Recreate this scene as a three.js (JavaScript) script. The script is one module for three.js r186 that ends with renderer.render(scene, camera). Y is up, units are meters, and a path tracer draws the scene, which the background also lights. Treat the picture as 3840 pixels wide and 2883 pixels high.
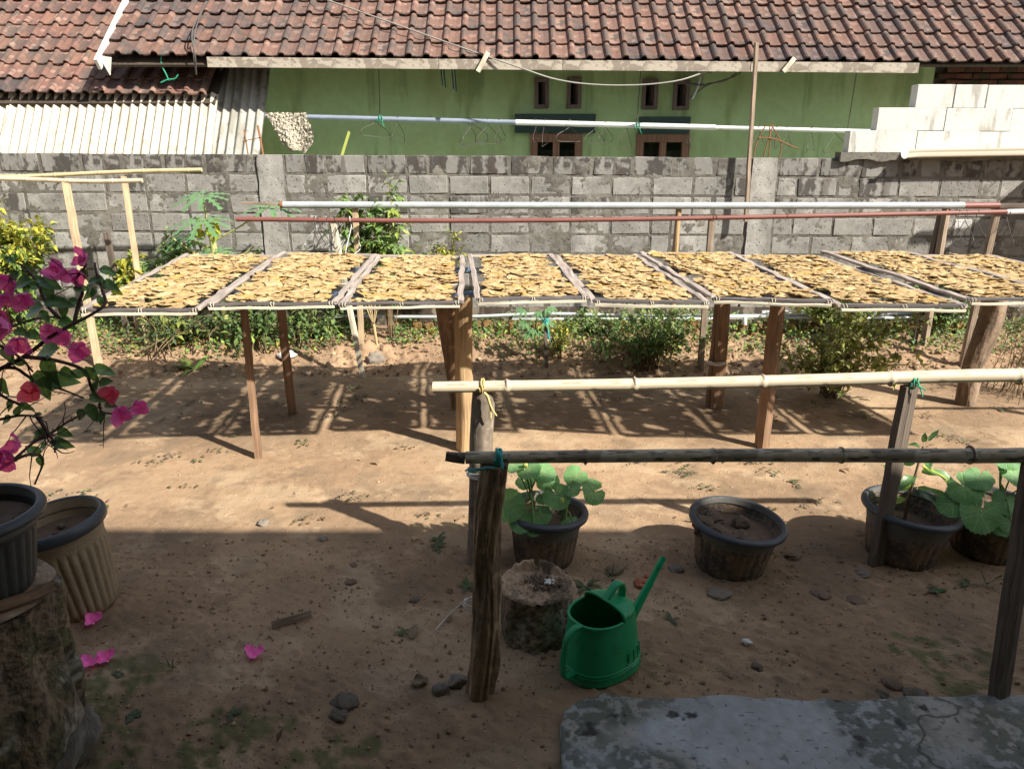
import * as THREE from 'three';
import { mergeGeometries, mergeVertices } from 'three/addons/utils/BufferGeometryUtils.js';
import { RoundedBoxGeometry } from 'three/addons/geometries/RoundedBoxGeometry.js';

// ---------- camera, sky, sun, exposure
const scene = new THREE.Scene();
const camera = new THREE.PerspectiveCamera(53.0, 4 / 3, 0.05, 2000);
camera.position.set(0, 1.9, 0);
camera.rotation.set(THREE.MathUtils.degToRad(-17.5), 0, 0);
const renderer = new THREE.WebGLRenderer({ antialias: true });
renderer.toneMapping = THREE.LinearToneMapping;
renderer.toneMappingExposure = 1.95;
renderer.shadowMap.enabled = true;
const SUN = new THREE.Vector3(1, 1, 0.73).normalize();
const sun = new THREE.DirectionalLight(new THREE.Color(1, 0.935, 0.82), 4.7);
sun.position.copy(SUN).multiplyScalar(40); sun.castShadow = true; sun.shadow.radius = 1.9;
sun.shadow.mapSize.set(4096, 4096);
Object.assign(sun.shadow.camera, { left: -12, right: 12, top: 12, bottom: -12, near: 1, far: 90 });
scene.add(sun, sun.target);
{
  const W = 512, H = 256, d = new Float32Array(W * H * 4);
  for (let r = 0; r < H; r++) for (let c = 0; c < W; c++) {
    const up = ((r + 0.5) / H - 0.5) * Math.PI, az = ((c + 0.5) / W - 0.5) * 2 * Math.PI, y = Math.sin(up);
    const x = Math.cos(az) * Math.cos(up), z = Math.sin(az) * Math.cos(up);
    const s = Math.max(0, x * SUN.x + y * SUN.y + z * SUN.z), k = Math.pow(1 - Math.max(0, y), 2.2), halo = 0.22 * Math.pow(s, 2) + 0.3 * Math.pow(s, 8) + 0.9 * Math.pow(s, 60);
    const col = y < 0 ? [0.16, 0.14, 0.11] : [0.105 + 0.21 * k + halo * 1.0, 0.134 + 0.207 * k + halo * 0.95, 0.195 + 0.165 * k + halo * 0.86];
    const o = (r * W + c) * 4; d[o] = col[0]; d[o + 1] = col[1]; d[o + 2] = col[2]; d[o + 3] = 1;
  }
  const t = new THREE.DataTexture(d, W, H, THREE.RGBAFormat, THREE.FloatType);
  t.mapping = THREE.EquirectangularReflectionMapping; t.magFilter = THREE.LinearFilter; t.needsUpdate = true;
  scene.background = t; scene.environment = t;
}

// ---------- helpers
const rng = (a) => () => { a |= 0; a = (a + 0x6d2b79f5) | 0; let t = Math.imul(a ^ (a >>> 15), 1 | a); t = (t + Math.imul(t ^ (t >>> 7), 61 | t)) ^ t; return ((t ^ (t >>> 14)) >>> 0) / 4294967296; };
const V = (x, h, D) => new THREE.Vector3(x, h, -D);
const { smoothstep, lerp, clamp } = THREE.MathUtils;
const ss = (a, b, x) => (a > b ? 1 - smoothstep(x, b, a) : smoothstep(x, a, b));
const hash = (x, y, s) => { let n = Math.imul(x, 374761393) + Math.imul(y, 668265263) + Math.imul(s, 2147483647); n = Math.imul(n ^ (n >>> 13), 1274126177); return ((n ^ (n >>> 16)) >>> 0) / 4294967296; };
const vn = (x, y, p, s) => {
  const ix = Math.floor(x), iy = Math.floor(y), fx = x - ix, fy = y - iy, u = fx * fx * (3 - 2 * fx), v = fy * fy * (3 - 2 * fy);
  const m = (a) => (p ? ((a % p) + p) % p : a), a = m(ix), b = m(ix + 1), c = m(iy), d = m(iy + 1);
  return lerp(lerp(hash(a, c, s), hash(b, c, s), u), lerp(hash(a, d, s), hash(b, d, s), u), v);
};
const fbm = (x, y, p, o, s) => { let t = 0, a = 0.5, n = 0; for (let i = 0; i < o; i++) { t += a * vn(x, y, p, s + i); n += a; x *= 2; y *= 2; p *= 2; a *= 0.5; } return t / n; };
const fT = (u, v, c, o, s) => fbm(u * c, v * c, c, o, s);                     // tiles over 0..1
const fA = (u, v, cx, cy, o, s) => { let t = 0, a = 0.5, n = 0; for (let i = 0; i < o; i++) { const x = u * cx, y = v * cy, ix = Math.floor(x), iy = Math.floor(y), fx = x - ix, fy = y - iy, w = fx * fx * (3 - 2 * fx), q = fy * fy * (3 - 2 * fy); const X = (k) => ((k % cx) + cx) % cx, Y = (k) => ((k % cy) + cy) % cy; t += a * lerp(lerp(hash(X(ix), Y(iy), s + i), hash(X(ix + 1), Y(iy), s + i), w), lerp(hash(X(ix), Y(iy + 1), s + i), hash(X(ix + 1), Y(iy + 1), s + i), w), q); n += a; cx *= 2; cy *= 2; a *= 0.5; } return t / n; };
const mix3 = (a, b, t) => [lerp(a[0], b[0], t), lerp(a[1], b[1], t), lerp(a[2], b[2], t)];
const SR = new Uint8Array(4097); for (let i = 0; i <= 4096; i++) { const l = i / 4096; SR[i] = Math.round(255 * (l <= 0.0031308 ? 12.92 * l : 1.055 * Math.pow(l, 1 / 2.4) - 0.055)); }
// fn(u, v) gives [r, g, b, height] with linear colour; metres is the size of one tile
function tex(n, metres, fn) {
  const c = new Uint8Array(n * n * 4), h = new Uint8Array(n * n * 4);
  for (let y = 0; y < n; y++) for (let x = 0; x < n; x++) {
    const q = fn((x + 0.5) / n, (y + 0.5) / n), o = (y * n + x) * 4;
    for (let k = 0; k < 3; k++) { c[o + k] = SR[Math.round(clamp(q[k], 0, 1) * 4096)]; h[o + k] = Math.round(clamp(q[3] ?? 0.5, 0, 1) * 255); }
    c[o + 3] = h[o + 3] = 255;
  }
  const mk = (d, srgb) => { const t = new THREE.DataTexture(d, n, n); t.wrapS = t.wrapT = THREE.RepeatWrapping; t.magFilter = THREE.LinearFilter; if (srgb) t.colorSpace = THREE.SRGBColorSpace; t.repeat.set(1 / metres, 1 / metres); t.needsUpdate = true; return t; };
  return { map: mk(c, true), bumpMap: mk(h, false) };
}
const lin = (c) => new THREE.Color().setRGB(c[0], c[1], c[2]);
function mat(color, o = {}, t, bump = 0) {
  const P = o.transmission || o.clearcoat || o.sheen, m = new (P ? THREE.MeshPhysicalMaterial : THREE.MeshStandardMaterial)({ roughness: 0.9, ...o });
  m.color.copy(lin(color));
  if (t) { m.map = t.map; if (bump) { m.bumpMap = t.bumpMap; m.bumpScale = bump; } }
  return m;
}
const names = new Map();
const numbered = (n) => { const k = names.get(n) ?? 0; names.set(n, k + 1); return k ? n + '_' + String(k).padStart(3, '0') : n; };
function meta(o, label, category, group) { o.userData = { label, category }; if (group) o.userData.group = group; return o; }
function thing(name, label, category, pos = [0, 0, 0], group) {                // a Group at the thing's base
  const o = new THREE.Group(); o.name = numbered(name); o.position.set(pos[0], pos[1], -pos[2]); scene.add(o);
  return meta(o, label, category, group);
}
const shade = (m) => { m.castShadow = m.receiveShadow = true; return m; };
// geometry is given in world metres for a part of a thing that is not turned; local = true keeps it as it is
function part(parent, name, g, m, o = {}) {
  if (Array.isArray(g)) g = mergeGeometries(g.map((x) => (x.index ? x.toNonIndexed() : x)).map((x) => { for (const k of Object.keys(x.attributes)) if (!['position', 'normal', 'uv'].includes(k)) x.deleteAttribute(k); return x; }));
  if (!o.local) { const p = parent.getWorldPosition(new THREE.Vector3()); if (p.lengthSq()) g.translate(-p.x, -p.y, -p.z); }
  const s = shade(new THREE.Mesh(g, m)); s.name = name; if (o.label) s.userData.label = o.label; if (o.kind) s.userData.kind = o.kind;
  parent.add(s); return s;
}
function single(name, label, category, g, m, o = {}) {                         // a thing that is one mesh
  const p = o.pos ?? [0, 0, 0], t = shade(new THREE.Mesh(g, m)); t.name = numbered(name); t.position.set(p[0], p[1], -p[2]);
  if (!o.local && o.pos) g.translate(-p[0], -p[1], p[2]);
  scene.add(t); meta(t, label, category, o.group); if (o.kind) t.userData.kind = o.kind; return t;
}
class GB {                                                                     // gathers copies of small shapes into one mesh
  constructor() { this.p = []; this.u = []; this.c = []; this.i = []; }
  add(g, m, col) {
    const a = g.attributes.position, uv = g.attributes.uv, b = this.p.length / 3, v = new THREE.Vector3();
    for (let k = 0; k < a.count; k++) { v.fromBufferAttribute(a, k); if (m) v.applyMatrix4(m); this.p.push(v.x, v.y, v.z); this.u.push(uv ? uv.getX(k) : 0, uv ? uv.getY(k) : 0); if (col) this.c.push(...col); }
    if (g.index) for (const k of g.index.array) this.i.push(b + k); else for (let k = 0; k < a.count; k++) this.i.push(b + k);
  }
  geo() {
    const g = new THREE.BufferGeometry(); g.setAttribute('position', new THREE.Float32BufferAttribute(this.p, 3)); g.setAttribute('uv', new THREE.Float32BufferAttribute(this.u, 2));
    if (this.c.length) g.setAttribute('color', new THREE.Float32BufferAttribute(this.c, 3)); g.setIndex(this.i); g.computeVertexNormals(); return g;
  }
}
const raw = (pos, uv, idx) => { const g = new THREE.BufferGeometry(); g.setAttribute('position', new THREE.Float32BufferAttribute(pos, 3)); g.setAttribute('uv', new THREE.Float32BufferAttribute(uv, 2)); g.setIndex(idx); g.computeVertexNormals(); return g; };
const basis = (pos, dir, up, s = 1) => { const z = dir.clone().normalize(), x = new THREE.Vector3().crossVectors(up, z); if (x.lengthSq() < 1e-6) x.set(1, 0, 0); x.normalize(); const y = new THREE.Vector3().crossVectors(z, x); return new THREE.Matrix4().makeBasis(x, y, z).scale(new THREE.Vector3(s, s, s)).setPosition(pos); };   // local z runs along dir
function boxUV(g, ou = 0, ov = 0) { const p = g.attributes.position, n = g.attributes.normal, u = []; for (let i = 0; i < p.count; i++) { const ax = Math.abs(n.getX(i)), ay = Math.abs(n.getY(i)), az = Math.abs(n.getZ(i)); if (az >= ax && az >= ay) u.push(p.getX(i) + ou, p.getY(i) + ov); else if (ax >= ay) u.push(p.getZ(i) + ou, p.getY(i) + ov); else u.push(p.getX(i) + ou, p.getZ(i) + ov); } g.setAttribute('uv', new THREE.Float32BufferAttribute(u, 2)); return g; }
const box = (w, h, d, x, y, z, r = 0.004) => boxUV(new RoundedBoxGeometry(w, h, d, 1, Math.min(r, w / 3, h / 3, d / 3)).translate(x, y, z));
// swept tube; r is a number or f(t, angle)
function tube(pts, r, o = {}) {
  const c = pts.length > 2 || o.curve ? new THREE.CatmullRomCurve3(pts, false, 'centripetal') : new THREE.LineCurve3(pts[0], pts[1]), L = c.getLength();
  const seg = o.seg ?? Math.max(2, pts.length * 3), sides = o.sides ?? 8, R = typeof r === 'number' ? () => r : r, f = c.computeFrenetFrames(seg, false), P = [], U = [], I = [], v = new THREE.Vector3();
  for (let i = 0; i <= seg; i++) {
    const t = i / seg, p = c.getPointAt(t), r0 = R(t, 0);
    for (let j = 0; j <= sides; j++) { const a = (j / sides) * Math.PI * 2, q = R(t, a % (Math.PI * 2)); v.copy(p).addScaledVector(f.normals[i], Math.cos(a) * q).addScaledVector(f.binormals[i], Math.sin(a) * q); P.push(v.x, v.y, v.z); U.push((a * (o.ur ?? r0)) + (o.ou ?? 0), t * L + (o.ov ?? 0)); }
  }
  const w = sides + 1;
  for (let i = 0; i < seg; i++) for (let j = 0; j < sides; j++) { const a = i * w + j; I.push(a, a + 1, a + w, a + 1, a + w + 1, a + w); }
  if (o.caps !== false) for (const e of [0, seg]) { const p = c.getPointAt(e / seg), b = P.length / 3; P.push(p.x, p.y, p.z); U.push(0, 0); for (let j = 0; j <= sides; j++) { P.push(...P.slice((e * w + j) * 3, (e * w + j) * 3 + 3)); const a = (j / sides) * 6.283, q = R(e / seg, a); U.push(Math.cos(a) * q, Math.sin(a) * q); } for (let j = 0; j < sides; j++) e ? I.push(b, b + 1 + j, b + 2 + j) : I.push(b, b + 2 + j, b + 1 + j); }
  const g = raw(P, U, I);
  // weld the seam's normals
  const n = g.attributes.normal; for (let i = 0; i <= seg; i++) { const a = i * w, b = a + sides, x = n.getX(a) + n.getX(b), y = n.getY(a) + n.getY(b), z = n.getZ(a) + n.getZ(b), l = Math.hypot(x, y, z) || 1; n.setXYZ(a, x / l, y / l, z / l); n.setXYZ(b, x / l, y / l, z / l); }
  return g;
}
// sawn timber from a to b
function plank(a, b, w, d, seed = 1, yaw = 0, rough = 0.002) {
  const L = a.distanceTo(b), g = new THREE.BoxGeometry(w, L, d, 2, Math.max(4, Math.round(L / 0.09)), 2).toNonIndexed(), p = g.attributes.position, n = g.attributes.normal, u = [];
  for (let i = 0; i < p.count; i++) {
    const x = p.getX(i), y = p.getY(i), z = p.getZ(i), off = seed * 7.13;
    u.push((Math.abs(n.getX(i)) > 0.5 ? z : x) + off * 0.37 + (Math.abs(n.getX(i)) > 0.5 ? 0.2 : 0), y + off);
    const e = Math.abs(x) > w * 0.4 && Math.abs(z) > d * 0.4 ? 0.92 : 1;
    p.setXYZ(i, x * e + (vn(y * 9 + off, z * 20, 0, 3) - 0.5) * rough * 4, y + (Math.abs(y) > L * 0.49 ? (vn(x * 60, z * 60, 0, seed) - 0.5) * 0.012 : 0), z * e + (vn(y * 9 + off, x * 20, 0, 4) - 0.5) * rough * 4);
  }
  g.setAttribute('uv', new THREE.Float32BufferAttribute(u, 2)); g.computeVertexNormals();
  const up = b.clone().sub(a).normalize(), q = new THREE.Quaternion().setFromUnitVectors(new THREE.Vector3(0, 1, 0), up);
  g.rotateY(yaw).applyQuaternion(q).translate((a.x + b.x) / 2, (a.y + b.y) / 2, (a.z + b.z) / 2); return g;
}
const stone = (r, seed, flat = 0.7) => { const g = mergeVertices(new THREE.IcosahedronGeometry(r, 1).deleteAttribute('normal').deleteAttribute('uv')), p = g.attributes.position, u = []; for (let i = 0; i < p.count; i++) { const k = 0.72 + 0.55 * hash(i, seed, 5); p.setXYZ(i, p.getX(i) * k, p.getY(i) * k * flat, p.getZ(i) * k); u.push(p.getX(i), p.getZ(i)); } g.setAttribute('uv', new THREE.Float32BufferAttribute(u, 2)); const h = g.toNonIndexed(); h.computeVertexNormals(); return h; };
const boulder = (r, seed, flat = 0.7) => { const g = mergeVertices(new THREE.IcosahedronGeometry(r, 5).deleteAttribute('normal').deleteAttribute('uv')), p = g.attributes.position, u = [], v = new THREE.Vector3(); for (let i = 0; i < p.count; i++) { v.fromBufferAttribute(p, i).normalize(); const k = 0.7 + 0.75 * (fbm(v.x * 1.6 + seed * 3.1 + 9, v.y * 1.6 + v.z * 1.3 + 9, 0, 2, 5) - 0.5) + 0.35 * (fbm(v.x * 5 + seed + 20, v.z * 5 + v.y * 4 + 20, 0, 3, 6) - 0.5) + 0.2; p.setXYZ(i, v.x * r * k, v.y * r * k * flat, v.z * r * k); u.push(v.x * r, v.z * r + v.y * r); } g.setAttribute('uv', new THREE.Float32BufferAttribute(u, 2)); g.computeVertexNormals(); return g; };
const leaf4 = (l, w, fold = 0.2, droop = 0.15) => raw([0, 0, 0, -w / 2, fold * w, l * 0.45, 0, 0, l * 0.5, w / 2, fold * w, l * 0.45, 0, -droop * l, l], [0.5, 0, 0, 0.5, 0.5, 0.5, 1, 0.5, 0.5, 1], [0, 1, 2, 0, 2, 3, 1, 4, 2, 2, 4, 3]);
// leaf blade with n rows, pointed or rounded outline, along local z, face up
function blade(l, w, o = {}) {
  const n = o.n ?? 7, P = [], U = [], I = [], f = o.outline ?? ((t) => Math.pow(Math.sin(Math.PI * Math.pow(t, 0.72)), 0.9));
  for (let i = 0; i <= n; i++) { const t = i / n; for (let j = -2; j <= 2; j++) { const s = j / 2, hw = (w / 2) * f(t); P.push(s * hw, (o.fold ?? 0.25) * Math.abs(s) * hw - (o.droop ?? 0.2) * l * t * t + (o.wave ?? 0.03) * l * Math.sin(t * 9 + s * 2) * Math.abs(s), t * l); U.push(s * f(t) * 0.5 + 0.5, t); } }
  for (let i = 0; i < n; i++) for (let j = 0; j < 4; j++) { const a = i * 5 + j; I.push(a, a + 5, a + 1, a + 1, a + 5, a + 6); }
  return raw(P, U, I);
}
// ---------- how high the ground lies at x, D metres in front of the camera
const gh = (x, D) => 0.2 * ss(6.3, 7.05, D) * (1 - 0.6 * ss(7.45, 7.7, D)) + 0.022 * (fbm(x * 0.9 + 40, D * 0.9 + 40, 0, 2, 11) - 0.5) * ss(1.5, 2.5, D);
const G = (x, D, dh = 0) => V(x, gh(x, D) + dh, D);

// ---------- textures (colour, grain, stains and wear; linear base colours)
const speck = (u, v, n, th, s) => ss(th, th + 0.08, vn(u * n, v * n, n, s));
const T = {
  soil: tex(1024, 1.7, (u, v) => { const a = fT(u, v, 5, 6, 1), b = fT(u, v, 40, 3, 20), g = speck(u, v, 160, 0.86, 31), d = speck(u, v, 110, 0.88, 37), k = 0.62 + 0.42 * a + 0.22 * (b - 0.5) - 0.2 * d; return [k + 0.3 * g, k * 0.985 + 0.3 * g, k * 0.97 + 0.3 * g, 0.35 * a + 0.35 * b + 0.25 * g + 0.1 * d]; }),
  block: tex(1024, 1.5, (u, v) => { const a = fT(u, v, 4, 6, 2), b = fT(u, v, 30, 4, 9), pit = speck(u, v, 120, 0.8, 41) * 0.7, w = ss(0.56, 0.76, fT(u, v, 6, 4, 50)), k = 0.2 + 0.13 * a + 0.12 * (b - 0.5) + 0.1 * w, m = ss(0.5, 0.7, 0.5 * fT(u, v, 9, 5, 60) + 0.5 * b) * (0.5 + 0.5 * pit); return mix3([k * (1 - pit * 0.5), k * 0.965 * (1 - pit * 0.5), k * 0.9 * (1 - pit * 0.5)], [0.05, 0.045, 0.04], m * 0.75).concat(0.5 * b + 0.3 * a - 0.4 * pit + 0.2); }),
  moss: tex(1024, 1.5, (u, v) => { const a = fT(u, v, 4, 6, 3), b = fT(u, v, 34, 4, 10), k = 0.2 + 0.15 * a + 0.1 * (b - 0.5), m = ss(0.43, 0.56, 0.6 * fA(u, v, 22, 4, 5, 61) + 0.4 * b), r = ss(0.6, 0.7, fA(u, v, 20, 4, 5, 75)); let c = mix3([k, k * 0.97, k * 0.91], [0.045, 0.038, 0.034], m * 0.85); c = mix3(c, [0.075, 0.055, 0.044], r * 0.6); return c.concat(0.5 * b + 0.25 * m + 0.2 * a); }),
  tile: tex(1024, 1.2, (u, v) => { const a = fT(u, v, 5, 5, 4), b = fT(u, v, 36, 3, 14), g = ss(0.45, 0.62, fT(u, v, 7, 5, 24)), l = ss(0.6, 0.7, fT(u, v, 16, 4, 34)); let c = mix3([0.17, 0.1, 0.079], [0.13, 0.084, 0.07], a); c = mix3(c, [0.085, 0.068, 0.062], g * 0.88); c = mix3(c, [0.26, 0.18, 0.15], l * 0.65); const k = 0.8 + 0.4 * b; return [c[0] * k, c[1] * k, c[2] * k, 0.6 * b + 0.3 * a]; }),
  sheet: tex(1024, 1.4, (u, v) => { const a = fA(u, v, 10, 3, 5, 6), b = fT(u, v, 30, 4, 16), d = ss(0.62, 0.72, fT(u, v, 22, 4, 26)), s = ss(0.5, 0.75, fA(u, v, 26, 3, 4, 36)), k = 0.5 + 0.3 * a + 0.12 * (b - 0.5); let c = [k, k * 0.92, k * 0.78]; c = mix3(c, [0.2, 0.17, 0.13], d * 0.5 * b * 1.6); c = mix3(c, [0.3, 0.26, 0.2], s * 0.6); return c.concat(0.5 * b + 0.3 * a); }),
  paint: tex(1024, 2.6, (u, v) => { const a = fT(u, v, 3, 5, 7), s = fA(u, v, 22, 3, 5, 17), b = fT(u, v, 50, 3, 27), m = ss(0.52, 0.72, 0.6 * s + 0.4 * a), y = ss(0.5, 0.75, fA(u, v, 9, 3, 4, 47)); let c = mix3([0.41, 0.6, 0.28], [0.48, 0.65, 0.34], a); c = mix3(c, [0.17, 0.26, 0.1], m * 0.62); c = mix3(c, [0.38, 0.46, 0.18], y * 0.35); const k = 0.92 + 0.16 * b; return [c[0] * k, c[1] * k, c[2] * k, b]; }),
  wood: tex(1024, 0.6, (u, v) => { const w = u + 0.05 * (fA(u, v, 4, 3, 3, 8) - 0.5), g = fA(w, v, 60, 2, 4, 18), f = fA(u, v, 160, 5, 3, 28), s = fT(u, v, 5, 4, 38), k = 0.66 + 0.3 * (g - 0.5) * 2 + 0.2 * (f - 0.5) + 0.3 * (s - 0.5); return [k, k * 0.98, k * 0.96, g * 0.6 + f * 0.4]; }),
  bark: tex(1024, 0.7, (u, v) => { const g = fA(u, v, 26, 4, 5, 19), f = fT(u, v, 30, 4, 29), l = ss(0.6, 0.7, fT(u, v, 8, 5, 39)), k = 0.45 + 0.9 * (g - 0.3) + 0.3 * (f - 0.5); return [k + 0.35 * l, k * 0.97 + 0.35 * l, k * 0.93 + 0.32 * l, g * 0.75 + f * 0.25]; }),
  bamboo: tex(512, 0.5, (u, v) => { const g = fA(u, v, 50, 3, 4, 21), s = ss(0.6, 0.8, fA(u, v, 14, 5, 4, 32)), k = 0.84 + 0.28 * (g - 0.5) + 0.2 * (fT(u, v, 4, 5, 55) - 0.5) - 0.35 * s - 0.35 * ss(0.64, 0.72, fA(u, v, 30, 5, 5, 67)); return [k, k * 0.985, k * 0.96, g]; }),
  bambooW: tex(1024, 0.5, (u, v) => { const g = fA(u, v, 40, 3, 5, 121), s = ss(0.5, 0.68, fA(u, v, 16, 6, 5, 132)), p = ss(0.55, 0.66, fT(u, v, 5, 6, 155)), d = ss(0.66, 0.74, fA(u, v, 40, 8, 4, 166)); let c = mix3([0.34, 0.3, 0.235], [0.2, 0.175, 0.14], s); c = mix3(c, [0.46, 0.43, 0.37], p * 0.7); c = mix3(c, [0.07, 0.06, 0.05], d * 0.8); const k = 0.75 + 0.5 * g; return [c[0] * k, c[1] * k, c[2] * k, 0.6 * g - 0.4 * d + 0.4]; }),
  mud: tex(512, 0.5, (u, v) => { const a = fT(u, v, 5, 5, 23), b = fT(u, v, 40, 3, 33), m = ss(0.3, 0.6, a * 0.7 + b * 0.3); return mix3([0.06, 0.052, 0.046], [0.24, 0.16, 0.1], m * (0.4 + 0.6 * b)).concat(0.4 * m + 0.5 * b); }),
  plastic: tex(512, 0.5, (u, v) => { const a = fT(u, v, 5, 5, 83), b = fT(u, v, 60, 3, 93), k = 0.85 + 0.3 * (a - 0.5) + 0.2 * (b - 0.5); return [k, k, k, b]; }),
  scuff: tex(512, 0.3, (u, v) => { const a = fT(u, v, 4, 5, 203), sc = ss(0.72, 0.8, fA(u, v, 6, 60, 3, 213)) * ss(0.45, 0.6, fT(u, v, 6, 4, 223)), d = ss(0.6, 0.68, 0.6 * fT(u, v, 7, 5, 233) + 0.4 * fT(u, v, 60, 2, 243)); return mix3(mix3([0.85, 0.9, 0.88], [1, 1, 1], a), [1, 1, 1], sc).map((z, i) => z * (1 - 0.35 * d * [0, 1, 1][i]) + (i === 0 ? 2.2 * d : 0.12 * sc)).concat(0.5 + 0.3 * d - 0.3 * sc); }),
  slab: tex(2048, 2.4, (u, v) => { const a = fT(u, v, 5, 6, 42), b = fT(u, v, 90, 4, 52), w = ss(0.48, 0.62, fT(u, v, 9, 7, 62)), m = ss(0.46, 0.6, fT(u, v, 5, 7, 72)) * ss(0.25, 0.55, b), o = ss(0.52, 0.66, fT(u, v, 10, 6, 82)), bl = ss(0.68, 0.78, fT(u, v, 30, 6, 92)), pit = speck(u, v, 150, 0.84, 97), cr = 1 - ss(0, 0.008, Math.abs(fT(u, v, 3, 6, 102) - 0.5)); let c = mix3([0.32, 0.33, 0.34], [0.46, 0.465, 0.465], a); c = mix3(c, [0.56, 0.58, 0.58], w * 0.45); c = mix3(c, [0.42, 0.36, 0.25], o * 0.45); c = mix3(c, [0.06, 0.07, 0.04], m * 0.8); c = mix3(c, [0.03, 0.03, 0.026], Math.max(bl, cr * 0.8, pit * 0.5)); const k = 0.78 + 0.44 * b; return [c[0] * k, c[1] * k, c[2] * k, 0.4 * b + 0.3 * w - 0.25 * m - 0.3 * Math.max(bl, cr) + 0.4]; }),
  rot: tex(1024, 0.8, (u, v) => { const a = fT(u, v, 5, 6, 142), b = fT(u, v, 44, 4, 152), g = fA(u, v, 14, 4, 5, 162), l = ss(0.56, 0.66, fT(u, v, 6, 6, 172)), m = ss(0.5, 0.6, fT(u, v, 8, 5, 182)); let c = mix3([0.13, 0.095, 0.065], [0.3, 0.22, 0.14], g); c = mix3(c, [0.07, 0.075, 0.03], m * 0.7); c = mix3(c, [0.4, 0.38, 0.31], l * 0.6 * b * 1.6); c = mix3(c, [0.03, 0.025, 0.02], ss(0.5, 0.7, 1 - b) * 0.5); const k = 0.6 + 0.8 * b; return [c[0] * k, c[1] * k, c[2] * k, 0.6 * b + 0.4 * g]; }),
  aac: tex(512, 1.1, (u, v) => { const a = fA(u, v, 20, 3, 5, 43), b = fT(u, v, 60, 3, 53), d = ss(0.5, 0.72, a) * ss(0.4, 0.6, fT(u, v, 4, 4, 63)), k = 0.7 - 0.1 * (b - 0.5); return mix3([k, k * 0.985, k * 0.95], [0.36, 0.35, 0.33], d * 0.8).concat(b); }),
  fascia: tex(512, 0.7, (u, v) => { const a = fT(u, v, 12, 5, 44), g = fA(u, v, 2, 30, 4, 54), m = ss(0.44, 0.64, a); return mix3([0.24, 0.21, 0.18], [0.4, 0.37, 0.32], m).map((x) => x * (0.8 + 0.4 * g)).concat(0.5 * m + 0.3 * g); }),
  brick: tex(512, 0.6, (u, v) => { const a = fT(u, v, 6, 5, 45), b = fT(u, v, 50, 3, 55), m = ss(0.5, 0.66, a); return mix3([0.26, 0.11, 0.07], [0.1, 0.12, 0.05], m).map((x) => x * (0.7 + 0.6 * b)).concat(b); }),
  chip: tex(256, 0.2, (u, v) => { const a = fT(u, v, 5, 4, 46), b = fT(u, v, 40, 2, 56), k = 0.85 + 0.3 * (a - 0.5) + 0.14 * (b - 0.5); return [k, k * (0.97 + 0.06 * a), k * 0.95, b]; }),
  rug: tex(512, 0.25, (u, v) => { const b = fT(u, v, 34, 3, 57), k = 0.45 + 0.8 * (b - 0.2); return [k, k * 0.9, k * 0.72, b]; }),
  gourd: tex(512, 1, (u, v) => { const x = u * 2 - 1, y = v * 2 - 1, a = Math.atan2(y, x), r = Math.hypot(x, y); let d = 1; for (let k = 0; k < 7; k++) { const b = -0.9 + (k / 6) * (Math.PI + 1.8); let e = Math.abs(((a - b + Math.PI * 3) % (Math.PI * 2)) - Math.PI); e = Math.min(e * r, 1); d = Math.min(d, e / 0.022); const q = Math.abs(((r * 6 + e * 16) % 1) - 0.5); if (e < 0.3) d = Math.min(d, 0.55 + q * 2); } const n = fT(u, v, 26, 3, 58); return mix3([0.3, 0.54, 0.2], [0.13, 0.33, 0.1], ss(0.3, 1.1, d)).map((c) => c * (0.8 + 0.4 * n)).concat(0.5 - 0.4 * ss(1.1, 0.2, d) + 0.2 * n); }),
  gloss: tex(256, 1, (u, v) => { const m = Math.abs(u - 0.5), q = Math.abs((((v - m * 1.2) * 8) % 1 + 1) % 1 - 0.5), n = fT(u, v, 12, 3, 59); return mix3([0.075, 0.165, 0.06], [0.18, 0.28, 0.1], Math.max(1 - ss(0.004, 0.02, m), 0.35 * (1 - ss(0, 0.1, q)))).map((c) => c * (0.75 + 0.5 * n)).concat(0.5); }),
  petal: tex(256, 1, (u, v) => { const m = Math.abs(u - 0.5), q = Math.abs((((v - m * 1.4) * 7) % 1 + 1) % 1 - 0.5), n = fT(u, v, 9, 4, 64); return mix3([1, 0.2, 0.62], [0.82, 0.1, 0.46], Math.max(1 - ss(0.004, 0.03, m), 0.6 * (1 - ss(0, 0.09, q)))).map((c) => c * (0.8 + 0.4 * n)).concat(0.5); }),
  cut: tex(512, 0.5, (u, v) => { const x = u - 0.5, y = v - 0.5, r = Math.hypot(x, y) + 0.03 * fT(u, v, 5, 4, 65), g = 0.5 + 0.5 * Math.sin(r * 190), n = fT(u, v, 14, 5, 66), s = ss(0.5, 0.6, fT(u, v, 6, 5, 67)); return mix3([0.2, 0.14, 0.095], [0.3, 0.23, 0.165], g * 0.4 + n * 0.6).map((c) => c * (0.6 + 0.6 * n) * (1 - 0.55 * s)).concat(n); }),
};
const netA = (() => { const n = 64, d = new Uint8Array(n * n * 4); for (let y = 0; y < n; y++) for (let x = 0; x < n; x++) { const a = Math.min(x % 8, y % 8) < 2 ? 255 : 0, o = (y * n + x) * 4; d[o] = d[o + 1] = d[o + 2] = a; d[o + 3] = 255; } const t = new THREE.DataTexture(d, n, n); t.wrapS = t.wrapT = THREE.RepeatWrapping; t.magFilter = THREE.LinearFilter; t.repeat.set(32, 32); t.needsUpdate = true; return t; })();

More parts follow.
